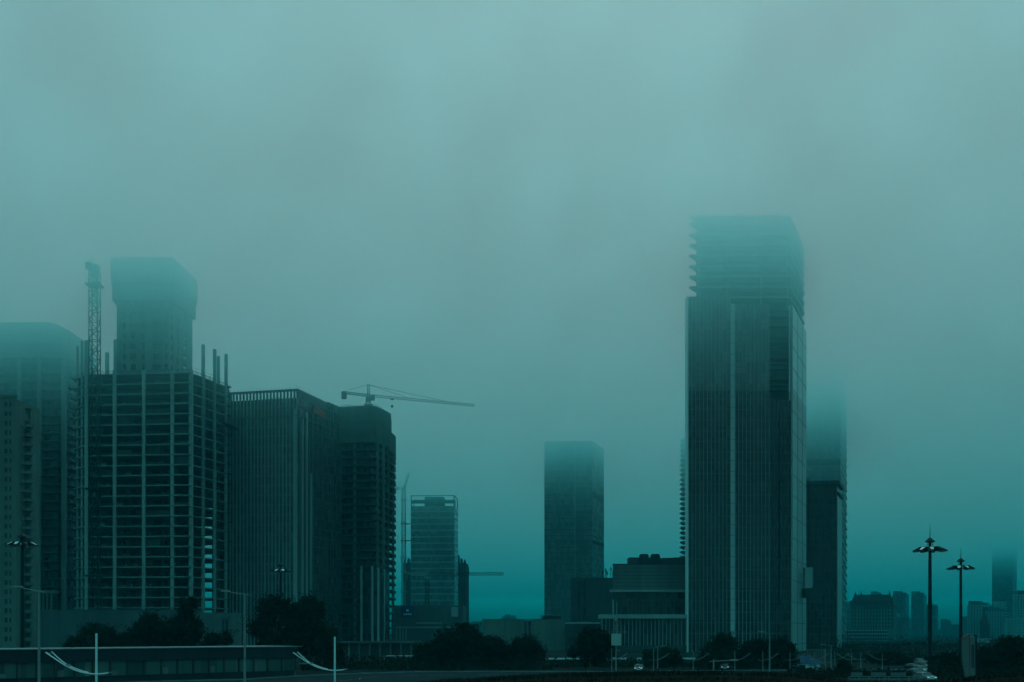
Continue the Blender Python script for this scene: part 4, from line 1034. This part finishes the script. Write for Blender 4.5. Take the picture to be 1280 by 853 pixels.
def pavilion():
    A, B_ = (-91.3, 149.6), (-39.4, 200.0)
    b = Bld('pavilion', 'long low glazed pavilion with flat roof and pale roof edge at lower left', 'pavilion', -60, 180)
    e = Edge(A, B_); zt = 5.4; zl = 3.35; zs = 1.0; n = 25
    mb = MB(); e.box(mb, -.1, e.L+.9, zt-.14, zt, -12.5, .55); b.part('roof', mb, M['greymetal'])
    mb = MB(); e.box(mb, 0, e.L+.3, zl, zt-.14, -12, .3)
    b.part('fascia', mb, M['fascia'])
    mb = MB(); e.box(mb, 0, e.L, .02, zs, -.4, 0); e.box(mb, 0, e.L, zs-.12, zs, -.1, .14); b.part('sill_wall', mb, M['fascia'])
    mb = MB()
    for i in range(1, 13): e.box(mb, e.L*i/13-.03, e.L*i/13+.03, zl+.05, zt-.2, .28, .33)
    b.part('fascia_joint', mb, M['roof'])
    cell = e.L/n
    for i in range(n+1):
        mb = MB(); u = min(max(cell*i, .14), e.L-.14); e.box(mb, u-.13, u+.13, zs, zl, -.3, .1)
        b.part('mullion', mb, M['roof'])
    for i in range(n):
        mb = MB(); e.box(mb, cell*i+.14, cell*(i+1)-.14, zs, zl, -.22, -.18); w = b.part('window', mb, M['hallpane'])
        if i % 3 == 1:
            mb = MB(); e.box(mb, cell*i+.3, cell*i+.3+R.uniform(.5, 1.8), zs, zs+R.uniform(.5, 1.3), -.17, -.14); b.part('sill_clutter', mb, M['stone'], w)
    mb = MB(); e.box(mb, 0, e.L, .02, zt-.2, -12, -11.7); g = Edge(B_, (B_[0]-8.5, B_[1]+8.5)); g.box(mb, 0, g.L, .02, zt-.2, -.3, 0); b.part('rear_wall', mb, M['hoard'])
    mb = MB(); p = e.pt(e.L+.6, .3); mb.box(p.x, p.x+1.4, p.y-.2, p.y+.2, 2.1, 2.35); b.part('bracket_lamp', mb, M['greymetal'])
pavilion()

def kiosk():
    Y = 240; t = Bld('kiosk', 'small white kiosk under a spreading blue roof at the foot of the tall tower', 'kiosk', X(1010, Y), Y)
    e = Edge(P(993, Y), P(1025, Y)); zt = Z(829.5, Y); zr = Z(820.5, Y)
    mb = MB(); a = [e.pt(-.4, .5), e.pt(e.L+.4, .5), e.pt(e.L+.4, -5), e.pt(-.4, -5)]; c = [e.pt(e.L*.12, -1.5), e.pt(e.L*.72, -1.5), e.pt(e.L*.72, -3), e.pt(e.L*.12, -3)]
    mb.hexa([(v.x, v.y, zt) for v in a] + [(v.x, v.y, zr) for v in c]); t.part('roof', mb, M['blueroof'])
    mb = MB(); e.box(mb, 0, e.L, 0, zt-.02, -4.5, 0); t.part('wall', mb, M['whitemetal'])
    mb = MB(); e.box(mb, e.L*.2, e.L*.42, 0, zt-.35, -.1, .05); t.part('door', mb, M['pane'])
    mb = MB(); e.box(mb, e.L*.55, e.L*.85, .6, zt-.3, -.1, .05); t.part('window', mb, M['pane'])
    # frame screen behind it
    Y = 262; t = Bld('screen_fence', 'tall open railing screen between the kiosk and the single curved lamp', 'fence', X(1021, Y), Y)
    e = Edge(P(1009, Y), P(1031, Y)); z1 = Z(812, Y)
    mb = MB(); e.box(mb, 0, e.L, z1-.12, z1, -.1, .1); e.box(mb, 0, e.L, .4, .5, -.1, .1); t.part('rail', mb, M['greymetal'])
    for u in (.06, e.L-.06):
        mb = MB(); e.box(mb, u-.06, u+.06, 0, z1-.13, -.06, .06); t.part('post', mb, M['greymetal'])
    mb = MB()
    for i in range(1, 11): e.box(mb, e.L*i/11-.025, e.L*i/11+.025, .5, z1-.12, -.03, .03)
    t.part('railing', mb, M['greymetal'])
kiosk()

def barriers():
    Y = 268; t = Bld('guard_barrier', 'long white horizontal barrier rail in front of the stepped civic block', 'barrier', X(800, Y), Y)
    for a, c in ((746, 783), (796, 803), (840, 869)):
        e = Edge(P(a, Y), P(c, Y)); mb = MB(); e.box(mb, 0, e.L, Z(824.4, Y), Z(822.4, Y), -.1, .1); t.part('rail', mb, M['whitemetal'])
        for u in (.2, e.L*.5, e.L-.2):
            mb = MB(); e.box(mb, u-.1, u+.1, 0, Z(824.5, Y), -.08, .08); t.part('post', mb, M['greymetal'])
    Y = 178; t = Bld('site_barrier', 'low panelled site barrier on posts before the small trees below the hotel', 'barrier', X(1095, Y), Y)
    for a, c in ((1064, 1078), (1088.5, 1107.5), (1113.5, 1132.5)):
        e = Edge(P(a, Y), P(c, Y)); mb = MB(); e.box(mb, 0, e.L, Z(845.5, Y), Z(840.8, Y), -.05, .05); t.part('panel', mb, M['stone'])
    e = Edge(P(1061, Y), P(1150, Y))
    for z in (846.2, 849): mb = MB(); e.box(mb, 0, e.L, Z(z, Y)-.06, Z(z, Y)+.06, -.12, -.06); t.part('rail', mb, M['greymetal'])
    for i in range(8): mb = MB(); u = .1+(e.L-.2)*i/7; e.box(mb, u-.06, u+.06, 0, Z(845.8, Y), -.2, -.13); t.part('post', mb, M['greymetal'])
barriers()

# ---- cars
def car(label, px, Y, rz, paint, lit=True):
    t = thing('parked_car' if not lit else 'car', label, 'car', (X(px, Y), Y, 0), rz, 'cars queueing between the tall masts')
    W = .88
    def prof(pts, w0, w1=None):
        mb = MB(); n = len(pts); w1 = w1 or [w0]*n
        mb.v = [(-w1[i], a, z) for i, (a, z) in enumerate(pts)] + [(w1[i], a, z) for i, (a, z) in enumerate(pts)]
        mb.f = [tuple(range(n)), tuple(range(2*n-1, n-1, -1))] + [(i, (i+1) % n, n+(i+1) % n, n+i) for i in range(n)]
        return mb
    body = [(-2.2, .35), (-2.25, .62), (-2.1, .8), (-1.0, .95), (-.35, 1.42), (.9, 1.46), (1.75, 1.02), (2.2, .98), (2.25, .6), (2.2, .35)]
    ws = [.80, .86, .86, .88, .66, .66, .86, .84, .84, .80]
    o = prof(body, W, ws).build('body', paint, t)
    mb = MB(); mb.hexa([(-.74,-.99,.985),(.74,-.99,.985),(.62,-.42,1.40),(-.62,-.42,1.40),(-.74,-1.02,1.0),(.74,-1.02,1.0),(.62,-.45,1.42),(-.62,-.45,1.42)]); mb.build('windscreen', M['pane'], t)
    for s in (-1, 1):
        mb = MB(); mb.hexa([(s*.875,-.85,.98),(s*.875,1.5,1.02),(s*.70,.85,1.40),(s*.70,-.3,1.38),(s*.90,-.85,.98),(s*.90,1.5,1.02),(s*.72,.85,1.40),(s*.72,-.3,1.38)]); mb.build('side_window', M['pane'], t)
        mb = MB(); mb.box(s*.62-.16, s*.62+.16, -2.29, -2.2, .6, .76); mb.build('headlight', M['headlamp'] if lit else M['lampglass'], t)
        for y in (-1.35, 1.35):
            mb = MB(); k = 14; x0, x1 = s*.70, s*.88
            for xx in (x0, x1): mb.v += [(xx, y+.33*math.cos(2*PI*i/k), .33+.33*math.sin(2*PI*i/k)) for i in range(k)]
            mb.f = [tuple(range(k)), tuple(range(2*k-1, k-1, -1))] + [(i, (i+1) % k, k+(i+1) % k, k+i) for i in range(k)]
            w = mb.build('wheel', M['tyre'], t)
            mb = MB(); mb.v = [(s*.885, y+.2*math.cos(2*PI*i/k), .33+.2*math.sin(2*PI*i/k)) for i in range(k)] + [(s*.86, y+.2*math.cos(2*PI*i/k), .33+.2*math.sin(2*PI*i/k)) for i in range(k)]
            mb.f = [tuple(range(k)), tuple(range(2*k-1, k-1, -1))] + [(i, (i+1) % k, k+(i+1) % k, k+i) for i in range(k)]; mb.build('rim', M['greymetal'], w)
    mb = MB(); mb.box(-.4, .4, -2.3, -2.22, .42, .54); mb.build('number_plate', M['whitemetal'], t)
car('white car nearest in the queue left of the tall mast', 1156, 178, .15, M['carwhite'])
car('grey car at the left side of the traffic queue by the panelled barrier', 1144.5, 196, .2, M['cargrey'], False)
car('white car in the middle of the queue left of the tall mast', 1152, 214, .15, M['carwhite'])
car('dark car in the middle of the traffic queue behind the front white car', 1141.5, 226, .2, M['cardark'])
car('pale grey car near the back of the traffic queue', 1155, 244, .15, M['cargrey'], False)
car('white car farthest back in the traffic queue below the misty blocks', 1150, 268, .15, M['carwhite'], False)
car('lone car with lit headlights under trees before the tall tower', 905, 230, -.1, M['cardark'])
car('lone car with lit headlights before the civic block barrier', 799, 222, -.2, M['cargrey'])

# ================================================================ TREES
def tree(label, px, Y, top, w, zb=None, mat='leaf', name='leafy_tree', n=1500, leaf=.42, group='trees and bushes along the road', flat=.9, lobes=9, trunk=True, cat='tree', cone=False):
    t = thing(name, label, cat, (X(px, Y), Y, 0), 0, group)
    H = Z(top, Y); rad = w*Y/F/2; rr = random.Random(int(px*13+Y))
    zb = H*.25 if zb is None else zb
    hz = (H-zb)/2; zc = zb+hz
    L = []
    for i in range(lobes):
        a = rr.uniform(0, 2*PI); u = rr.uniform(-1, .9); k = math.sqrt(max(0, 1-u*u))*rr.uniform(.35, .74)
        if cone: k *= .9*(1-(u+1)/2); 
        rl = rr.uniform(.28, .45)*min(rad, hz*1.5)
        L.append((rad*k*math.cos(a), rad*k*math.sin(a), zc+hz*u*.72, rl))
    L.append((rr.uniform(-.2, .2)*rad, 0, H-.42*min(rad, hz), .40*min(rad, hz)))
    for s in (-1, 1): L.append((s*rad*.62, rr.uniform(-.3, .3)*rad, zc+hz*rr.uniform(-.5, .1), .36*min(rad, hz)))
    mb = MB()
    tot = sum(l[3]**2 for l in L)
    for (lx, ly, lz, rl) in L:
        m = int(n*rl*rl/tot)+8
        for _ in range(m):
            d = Vector((rr.gauss(0, 1), rr.gauss(0, 1), rr.gauss(0, 1))).normalized()
            q = Vector((lx, ly, lz)) + Vector((d.x, d.y, d.z*flat))*rl*(rr.random()**.45)*rr.uniform(.8, 1.18)
            if q.z > H+.35: q.z = H - rr.random()*.6
            if q.z < .1: q.z = rr.uniform(.1, .8)
            u = Vector((rr.gauss(0, 1), rr.gauss(0, 1), rr.gauss(0, .7))).normalized(); v = u.orthogonal().normalized(); v = (v + u.cross(v)*rr.uniform(-1, 1)).normalized()
            s = leaf*rr.uniform(.6, 1.35); b = len(mb.v)
            mb.v += [tuple(q-u*s), tuple(q-u*s*.1+v*s*.55), tuple(q+u*s), tuple(q+u*s*.1-v*s*.55)]; mb.f.append((b, b+1, b+2, b+3))
    for (lx, ly, lz, rl) in L:                      # ragged sprays that break the outline
        for _ in range(13):
            d = Vector((rr.gauss(0, 1), rr.gauss(0, 1), rr.gauss(.25, .8))).normalized(); q0 = Vector((lx, ly, lz)) + d*rl*.8; ln = rl*rr.uniform(.45, 1.25)
            for k in range(9):
                q = q0 + d*ln*(k/8) + Vector((rr.gauss(0, .22), rr.gauss(0, .22), rr.gauss(0, .22)))
                if q.z > H+.5 or q.z < .1: continue
                u = (d + Vector((rr.gauss(0, .6), rr.gauss(0, .6), rr.gauss(0, .6)))).normalized(); v = u.orthogonal().normalized()
                s = leaf*rr.uniform(.35, .8); b = len(mb.v)
                mb.v += [tuple(q-u*s), tuple(q+v*s*.5), tuple(q+u*s), tuple(q-v*s*.5)]; mb.f.append((b, b+1, b+2, b+3))
    me = bpy.data.meshes.new('crown'); me.from_pydata(mb.v, [], mb.f); me.materials.append(M[mat]); o = bpy.data.objects.new('crown', me); C.objects.link(o); o.parent = t
    # dense inner mass of bigger leaf clumps
    mb2 = MB(); r0 = max(.12, H*.022)
    mb2.bar((0, 0, -.2), (r0*.5, 0, zc*.8), r0*1.3, r0*.75, 8)
    for l in L: mb2.bar((r0*.4, 0, zc*.55+rr.uniform(-.1, .25)*zc), (l[0]*.9, l[1]*.9, l[2]), r0*.5, r0*.12, 5)
    mb2.build('trunk', M['bark'], t)
    return t
TR = [
 ('low dark bush mass left of the trees below the dark podium', 128, 245, 781, 92, 'bush', 2200, .1, 9),
 ('small bush at the left tail of the dark bush mass', 93, 240, 797, 34, 'bush', 700, .1, 5),
 ('ragged dark tree left of the taller one before the concrete frame', 192, 235, 764, 58, 'leafy_tree', 2200, .2, 12),
 ('low dark tree filling the gap between the ragged tree and the narrow taller one', 213, 240, 772, 44, 'leafy_tree', 1500, .1, 9),
 ('low dark bush joining the bush mass and the ragged tree', 163, 243, 786, 44, 'bush', 1300, .1, 8),
 ('narrow taller dark tree before the concrete frame tower', 234, 232, 745, 42, 'leafy_tree', 2300, .2, 14),
 ('low shrub in front of the gatehouse doors', 272, 228, 790, 62, 'bush', 1100, .1, 7),
 ('big spreading tree with the high mast light rising from it', 345, 232, 741, 78, 'leafy_tree', 3200, 1.0, 13),
 ('right-hand spreading tree touching the big one before the finned office block', 385, 238, 742, 62, 'leafy_tree', 2400, 1.0, 11),
 ('small dark tree at the right foot of the big spreading trees', 413, 230, 783, 36, 'leafy_tree', 900, .3, 7),
 ('wide round-topped dark tree before the podium with the blue board', 578, 240, 781, 86, 'leafy_tree', 3200, .3, 13),
 ('low bush at the left skirt of the wide round tree', 540, 236, 802, 46, 'bush', 1200, .1, 7),
 ('middle low round tree between the wide tree and the right one', 622, 242, 797, 50, 'leafy_tree', 1600, .3, 9),
 ('small upright dark tree at the right end of the round clump', 660, 238, 794, 50, 'leafy_tree', 1500, .3, 9),
 ('spreading dark tree left of the blank road sign', 737, 232, 785, 66, 'leafy_tree', 1900, .9, 10),
 ('low round tree between the civic block lamps', 829, 245, 811, 62, 'leafy_tree', 1300, .2, 8),
 ('dark tree before the left half of the tall tower', 900, 235, 793, 52, 'leafy_tree', 1700, .4, 9),
 ('dark tree before the white strip side of the tall tower', 944, 238, 800, 44, 'leafy_tree', 1400, .4, 8),
 ('dark tree before the right edge of the tall tower', 975, 236, 798, 44, 'leafy_tree', 1400, .4, 8),
 ('low bush left of the blue-roofed kiosk', 1000, 205, 836, 40, 'bush', 700, .05, 6),
 ('small pointed conifer right of the single curved lamp', 1054, 205, 826, 20, 'conifer', 700, .1, 8),
 ('low dark bush beside the small pointed conifer', 1040, 200, 838, 44, 'bush', 800, .05, 6),
 ('broad domed dark tree behind the panelled barrier', 1115, 262, 816, 68, 'leafy_tree', 1700, .2, 10),
 ('dark tree between the two tall masts', 1184, 200, 816, 40, 'leafy_tree', 1500, .2, 9),
 ('dark tree right of the pylon sign', 1236, 190, 811, 42, 'leafy_tree', 1600, .2, 9),
 ('large dark tree at the right edge of the picture', 1268, 195, 797, 66, 'leafy_tree', 2400, .3, 11),
 ('small dark bush left of the nearer tall mast foot', 1128, 190, 846, 30, 'bush', 500, .05, 5),
]
for (lab, px, Y, top, w, nm, n, zf, lb) in TR:
    H = Z(top, Y)
    tree(lab, px, Y, top, w, zb=max(0, zf), mat='leafb' if n % 400 == 100 else 'leaf', name=nm, n=int(n*3.0), leaf=.42 if nm != 'bush' else .36, lobes=lb+4, cat='bush' if nm == 'bush' else 'tree', cone=(nm == 'conifer'))
for i, (px, top, w, Y) in enumerate(((1078, 808, 40, 640), (1108, 806, 44, 600), (1140, 804, 52, 620), (1172, 810, 40, 560), (1192, 807, 34, 600), (1062, 812, 22, 540))):
    tree(['hazy distant tree below the hotel arcade, left one', 'hazy distant tree below the hotel arcade, middle one', 'hazy distant domed tree right of the hotel', 'hazy distant tree just right of the nearer mast', 'hazy distant tree just left of the farther mast', 'hazy distant tree at the foot of the ribbed rear tower'][i],
         px, Y, top, w, zb=.5, name='leafy_tree', n=1500, leaf=.9, lobes=9, group='hazy trees before the far city')

# ================================================================ GROUND
def sheet(name, pts, z, mat, kind='structure'):
    mb = MB(); mb.v = [(x, y, z) for x, y in pts]; mb.f = [tuple(range(len(pts)))]
    return tag(mb.build(name, mat), kind=kind)
G = 3490
sheet('ground', [(-G, -190, ), (G, -190), (G, G), (-G, G)], 0, M['ground'])
up = [(-98, 146), (-74, 160), P(210, 177), P(305, 183), P(370, 197), P(440, 208), P(520, 219), P(640, 220.5), P(760, 220), P(900, 226), P(1060, 230), P(1300, 236)]
lo = [(x + (26 if y < 200 else 8), y - (24 if y < 200 else 32)) for x, y in up]
sheet('road', up + lo[::-1], .004, M['asphalt'])
mb = MB()
for a, c in zip(up, up[1:]):
    e = Edge(a, c); e.box(mb, -.02, e.L, -.02, .16, 0, .34)
tag(mb.build('kerb', M['kerb']), kind='structure')
mb = MB(); mid = [((a[0]+c[0])/2, (a[1]+c[1])/2) for a, c in zip(up, lo)]
for a, c in zip(mid, mid[1:]):
    e = Edge(a, c); u = 0
    while u < e.L-4: e.box(mb, u, u+4, .006, .009, -.08, .08); u += 9
tag(mb.build('lane_marking', M['paint']), kind='structure')
# grassy bank that rises in front at the right
cr = [(330, 885), (440, 866), (500, 856), (560, 849.5), (640, 844.5), (700, 841.6), (790, 839), (900, 838.6), (985, 841), (1020, 845), (1060, 851), (1150, 852.5), (1195, 848), (1240, 842), (1320, 838)]
mb = MB(); Yc = 100; rows = []
fine = []
for (p0, q0), (p1, q1) in zip(cr, cr[1:]):
    k = max(1, int((p1-p0)/6))
    for i in range(k): fine.append((p0+(p1-p0)*i/k, q0+(q1-q0)*i/k))
fine.append(cr[-1])
for (p, q) in fine:
    h = max(.05, Z(q, Yc)) + R.uniform(-.03, .03); x = X(p, Yc)
    rows.append([(x*.6, 52, -.05), (x*.78, 72, h*.62), (x*.95, 94, h*.95), (x, Yc, h), (x*1.06, 108, h*.8), (x*1.2, 124, -.05)])
nr = len(rows[0])
mb.v = [p for r in rows for p in r]
mb.f = [(i*nr+j, (i+1)*nr+j, (i+1)*nr+j+1, i*nr+j+1) for i in range(len(rows)-1) for j in range(nr-1)]
tag(mb.build('grass_bank', M['grassm'], smooth=True), kind='structure')
mb = MB()
for (p, q) in fine:
    x = X(p, Yc); h = max(.05, Z(q, Yc))
    if h < 2: continue
    for _ in range(60):
        y = R.uniform(90, 101); xx = x*(y/Yc) + R.uniform(-.35, .35); z = h*(.9 if y < 94 else .975) - (.02 if y > 94 else 0)
        s = R.uniform(.08, .32); d = R.uniform(-.15, .15); b = len(mb.v)
        mb.v += [(xx-.04, y, z-.1), (xx+.04, y, z-.1), (xx+d, y+R.uniform(-.1, .1), z+s)]; mb.f.append((b, b+1, b+2))
tag(mb.build('grass', M['grassm']), kind='stuff')
# scrub that fills the foot of the planting strip behind the road
mb = MB()
def scrub(p0, p1, Y0, Y1, h, n):
    for _ in range(n):
        Y = R.uniform(Y0, Y1); x = X(R.uniform(p0, p1), Y); z = abs(R.gauss(0, .5))*h; z = min(z, h*1.25)
        u = Vector((R.gauss(0, 1), R.gauss(0, 1), R.gauss(0, .7))).normalized(); v = u.orthogonal(); v = (v+u.cross(v)*R.uniform(-1, 1)).normalized(); s = R.uniform(.2, .5); q = Vector((x, Y, z+.1)); b = len(mb.v)
        mb.v += [tuple(q-u*s), tuple(q+v*s*.5), tuple(q+u*s), tuple(q-v*s*.5)]; mb.f.append((b, b+1, b+2, b+3))
scrub(376, 520, 226, 250, 2.2, 2600); scrub(515, 690, 226, 246, 1.8, 3000); scrub(690, 1000, 240, 262, 1.5, 4200); scrub(60, 320, 222, 240, 2.2, 2600)
scrub(870, 1000, 228, 248, 2.6, 2400); scrub(1000, 1140, 186, 206, 1.0, 2000); scrub(1160, 1300, 180, 210, 2.2, 3600); scrub(1040, 1180, 280, 330, 2.5, 2500); scrub(1040, 1290, 400, 520, 5, 6000)
tag(mb.build('undergrowth', M['leaf']), kind='stuff')

# ================================================================ AIR AND LIGHT
def volume(name, col, dens, ab, g):
    m = bpy.data.materials.new(name); m.use_nodes = True; nt = m.node_tree; nt.nodes.clear()
    o = N(nt, 'ShaderNodeOutputMaterial'); p = N(nt, 'ShaderNodeVolumePrincipled')
    p.inputs['Color'].default_value = (*col, 1); p.inputs['Absorption Color'].default_value = (*ab, 1)
    p.inputs['Density'].default_value = dens; p.inputs['Anisotropy'].default_value = g
    nt.links.new(p.outputs[0], o.inputs['Volume']); return m, nt, p
D = 1.5e-3
sc = (.002, .070, .088); ext = (1.0, .185, .178)
ab = tuple(max(0, 1-(e-s)/(1-s))**2 for s, e in zip(sc, ext))
hm, _, _ = volume('teal mist', sc, D, ab, .3)
mb = MB(); mb.box(-3500, 3500, -200, 3500, -1, 182); tag(mb.build('haze', hm), kind='stuff')

cm, nt, p = volume('cloud', (.38, .985, .98), 1.0, (1, 1, 1), .3)
tc = N(nt, 'ShaderNodeTexCoord'); sp = N(nt, 'ShaderNodeSeparateXYZ'); nt.links.new(tc.outputs['Object'], sp.inputs[0])
nz = N(nt, 'ShaderNodeTexNoise'); nz.inputs['Scale'].default_value = 1/30; nz.inputs['Detail'].default_value = 4; nz.inputs['Roughness'].default_value = .6
nt.links.new(tc.outputs['Object'], nz.inputs['Vector'])
ma = N(nt, 'ShaderNodeMath', operation='MULTIPLY_ADD'); ma.inputs[1].default_value = 30
nt.links.new(nz.outputs['Fac'], ma.inputs[0]); nt.links.new(sp.outputs['Z'], ma.inputs[2])
mr = N(nt, 'ShaderNodeMapRange'); mr.inputs[1].default_value = 40; mr.inputs[2].default_value = 198
nt.links.new(ma.outputs[0], mr.inputs[0])
po = N(nt, 'ShaderNodeMath', operation='POWER'); po.inputs[1].default_value = 6.0; nt.links.new(mr.outputs[0], po.inputs[0])
mu = N(nt, 'ShaderNodeMath', operation='MULTIPLY'); mu.inputs[1].default_value = .115; nt.links.new(po.outputs[0], mu.inputs[0])
nt.links.new(mu.outputs[0], p.inputs['Density'])
mb = MB(); mb.box(-3490, 3490, -190, 3490, 48, 178); tag(mb.build('low_cloud', cm), kind='stuff')
cm.cycles.volume_step_rate = .02

EL, AZ = 48, 8
w = bpy.data.worlds.new('World'); S.world = w; w.use_nodes = True; nt = w.node_tree
bg = nt.nodes['Background']; bg.inputs[1].default_value = .15
sk = N(nt, 'ShaderNodeTexSky', sky_type='NISHITA'); sk.sun_disc = False; sk.sun_elevation = math.radians(EL); sk.sun_rotation = math.radians(AZ)
hs = N(nt, 'ShaderNodeHueSaturation'); hs.inputs['Saturation'].default_value = .25; nt.links.new(sk.outputs[0], hs.inputs['Color'])
mx = N(nt, 'ShaderNodeMix', data_type='RGBA', blend_type='MULTIPLY'); mx.inputs[0].default_value = 1; mx.inputs[7].default_value = (.31, .985, .96, 1)
nt.links.new(hs.outputs[0], mx.inputs[6])
tc = N(nt, 'ShaderNodeTexCoord'); sp = N(nt, 'ShaderNodeSeparateXYZ'); nt.links.new(tc.outputs['Generated'], sp.inputs[0])
mr = N(nt, 'ShaderNodeMapRange'); mr.inputs[1].default_value = 0; mr.inputs[2].default_value = .3; mr.inputs[3].default_value = .03; mr.inputs[4].default_value = 1
nt.links.new(sp.outputs['Z'], mr.inputs[0])
vs = N(nt, 'ShaderNodeVectorMath', operation='SCALE'); nt.links.new(mx.outputs[2], vs.inputs[0]); nt.links.new(mr.outputs[0], vs.inputs['Scale'])
nt.links.new(vs.outputs[0], bg.inputs[0])
su = bpy.data.lights.new('sun', 'SUN'); su.energy = 1.5; su.angle = math.radians(20); su.color = (.4, 1, .965)
so = bpy.data.objects.new('sun', su); C.objects.link(so); so.rotation_euler = (math.radians(-(90-EL)), 0, math.radians(-AZ))

# ================================================================ CAMERA
cam = bpy.data.cameras.new('camera'); co = bpy.data.objects.new('camera', cam); C.objects.link(co); S.camera = co
co.location = (0, 0, CAM); co.rotation_euler = (PI/2, 0, 0)
cam.sensor_width = 36; cam.lens = 36*F/1280; cam.clip_end = 12000; cam.shift_y = (HOR-426.5)/1280
S.render.resolution_x = 1024; S.render.resolution_y = 682
v = S.view_settings; v.view_transform = 'Standard'; v.look = 'None'; v.gamma = 1; v.exposure = .74; v.use_curve_mapping = False
S.cycles.use_denoising = True; S.cycles.volume_bounces = 4; S.cycles.max_bounces = 8; S.cycles.diffuse_bounces = 3; S.cycles.glossy_bounces = 3
S.cycles.volume_step_rate = 1; S.cycles.volume_max_steps = 512
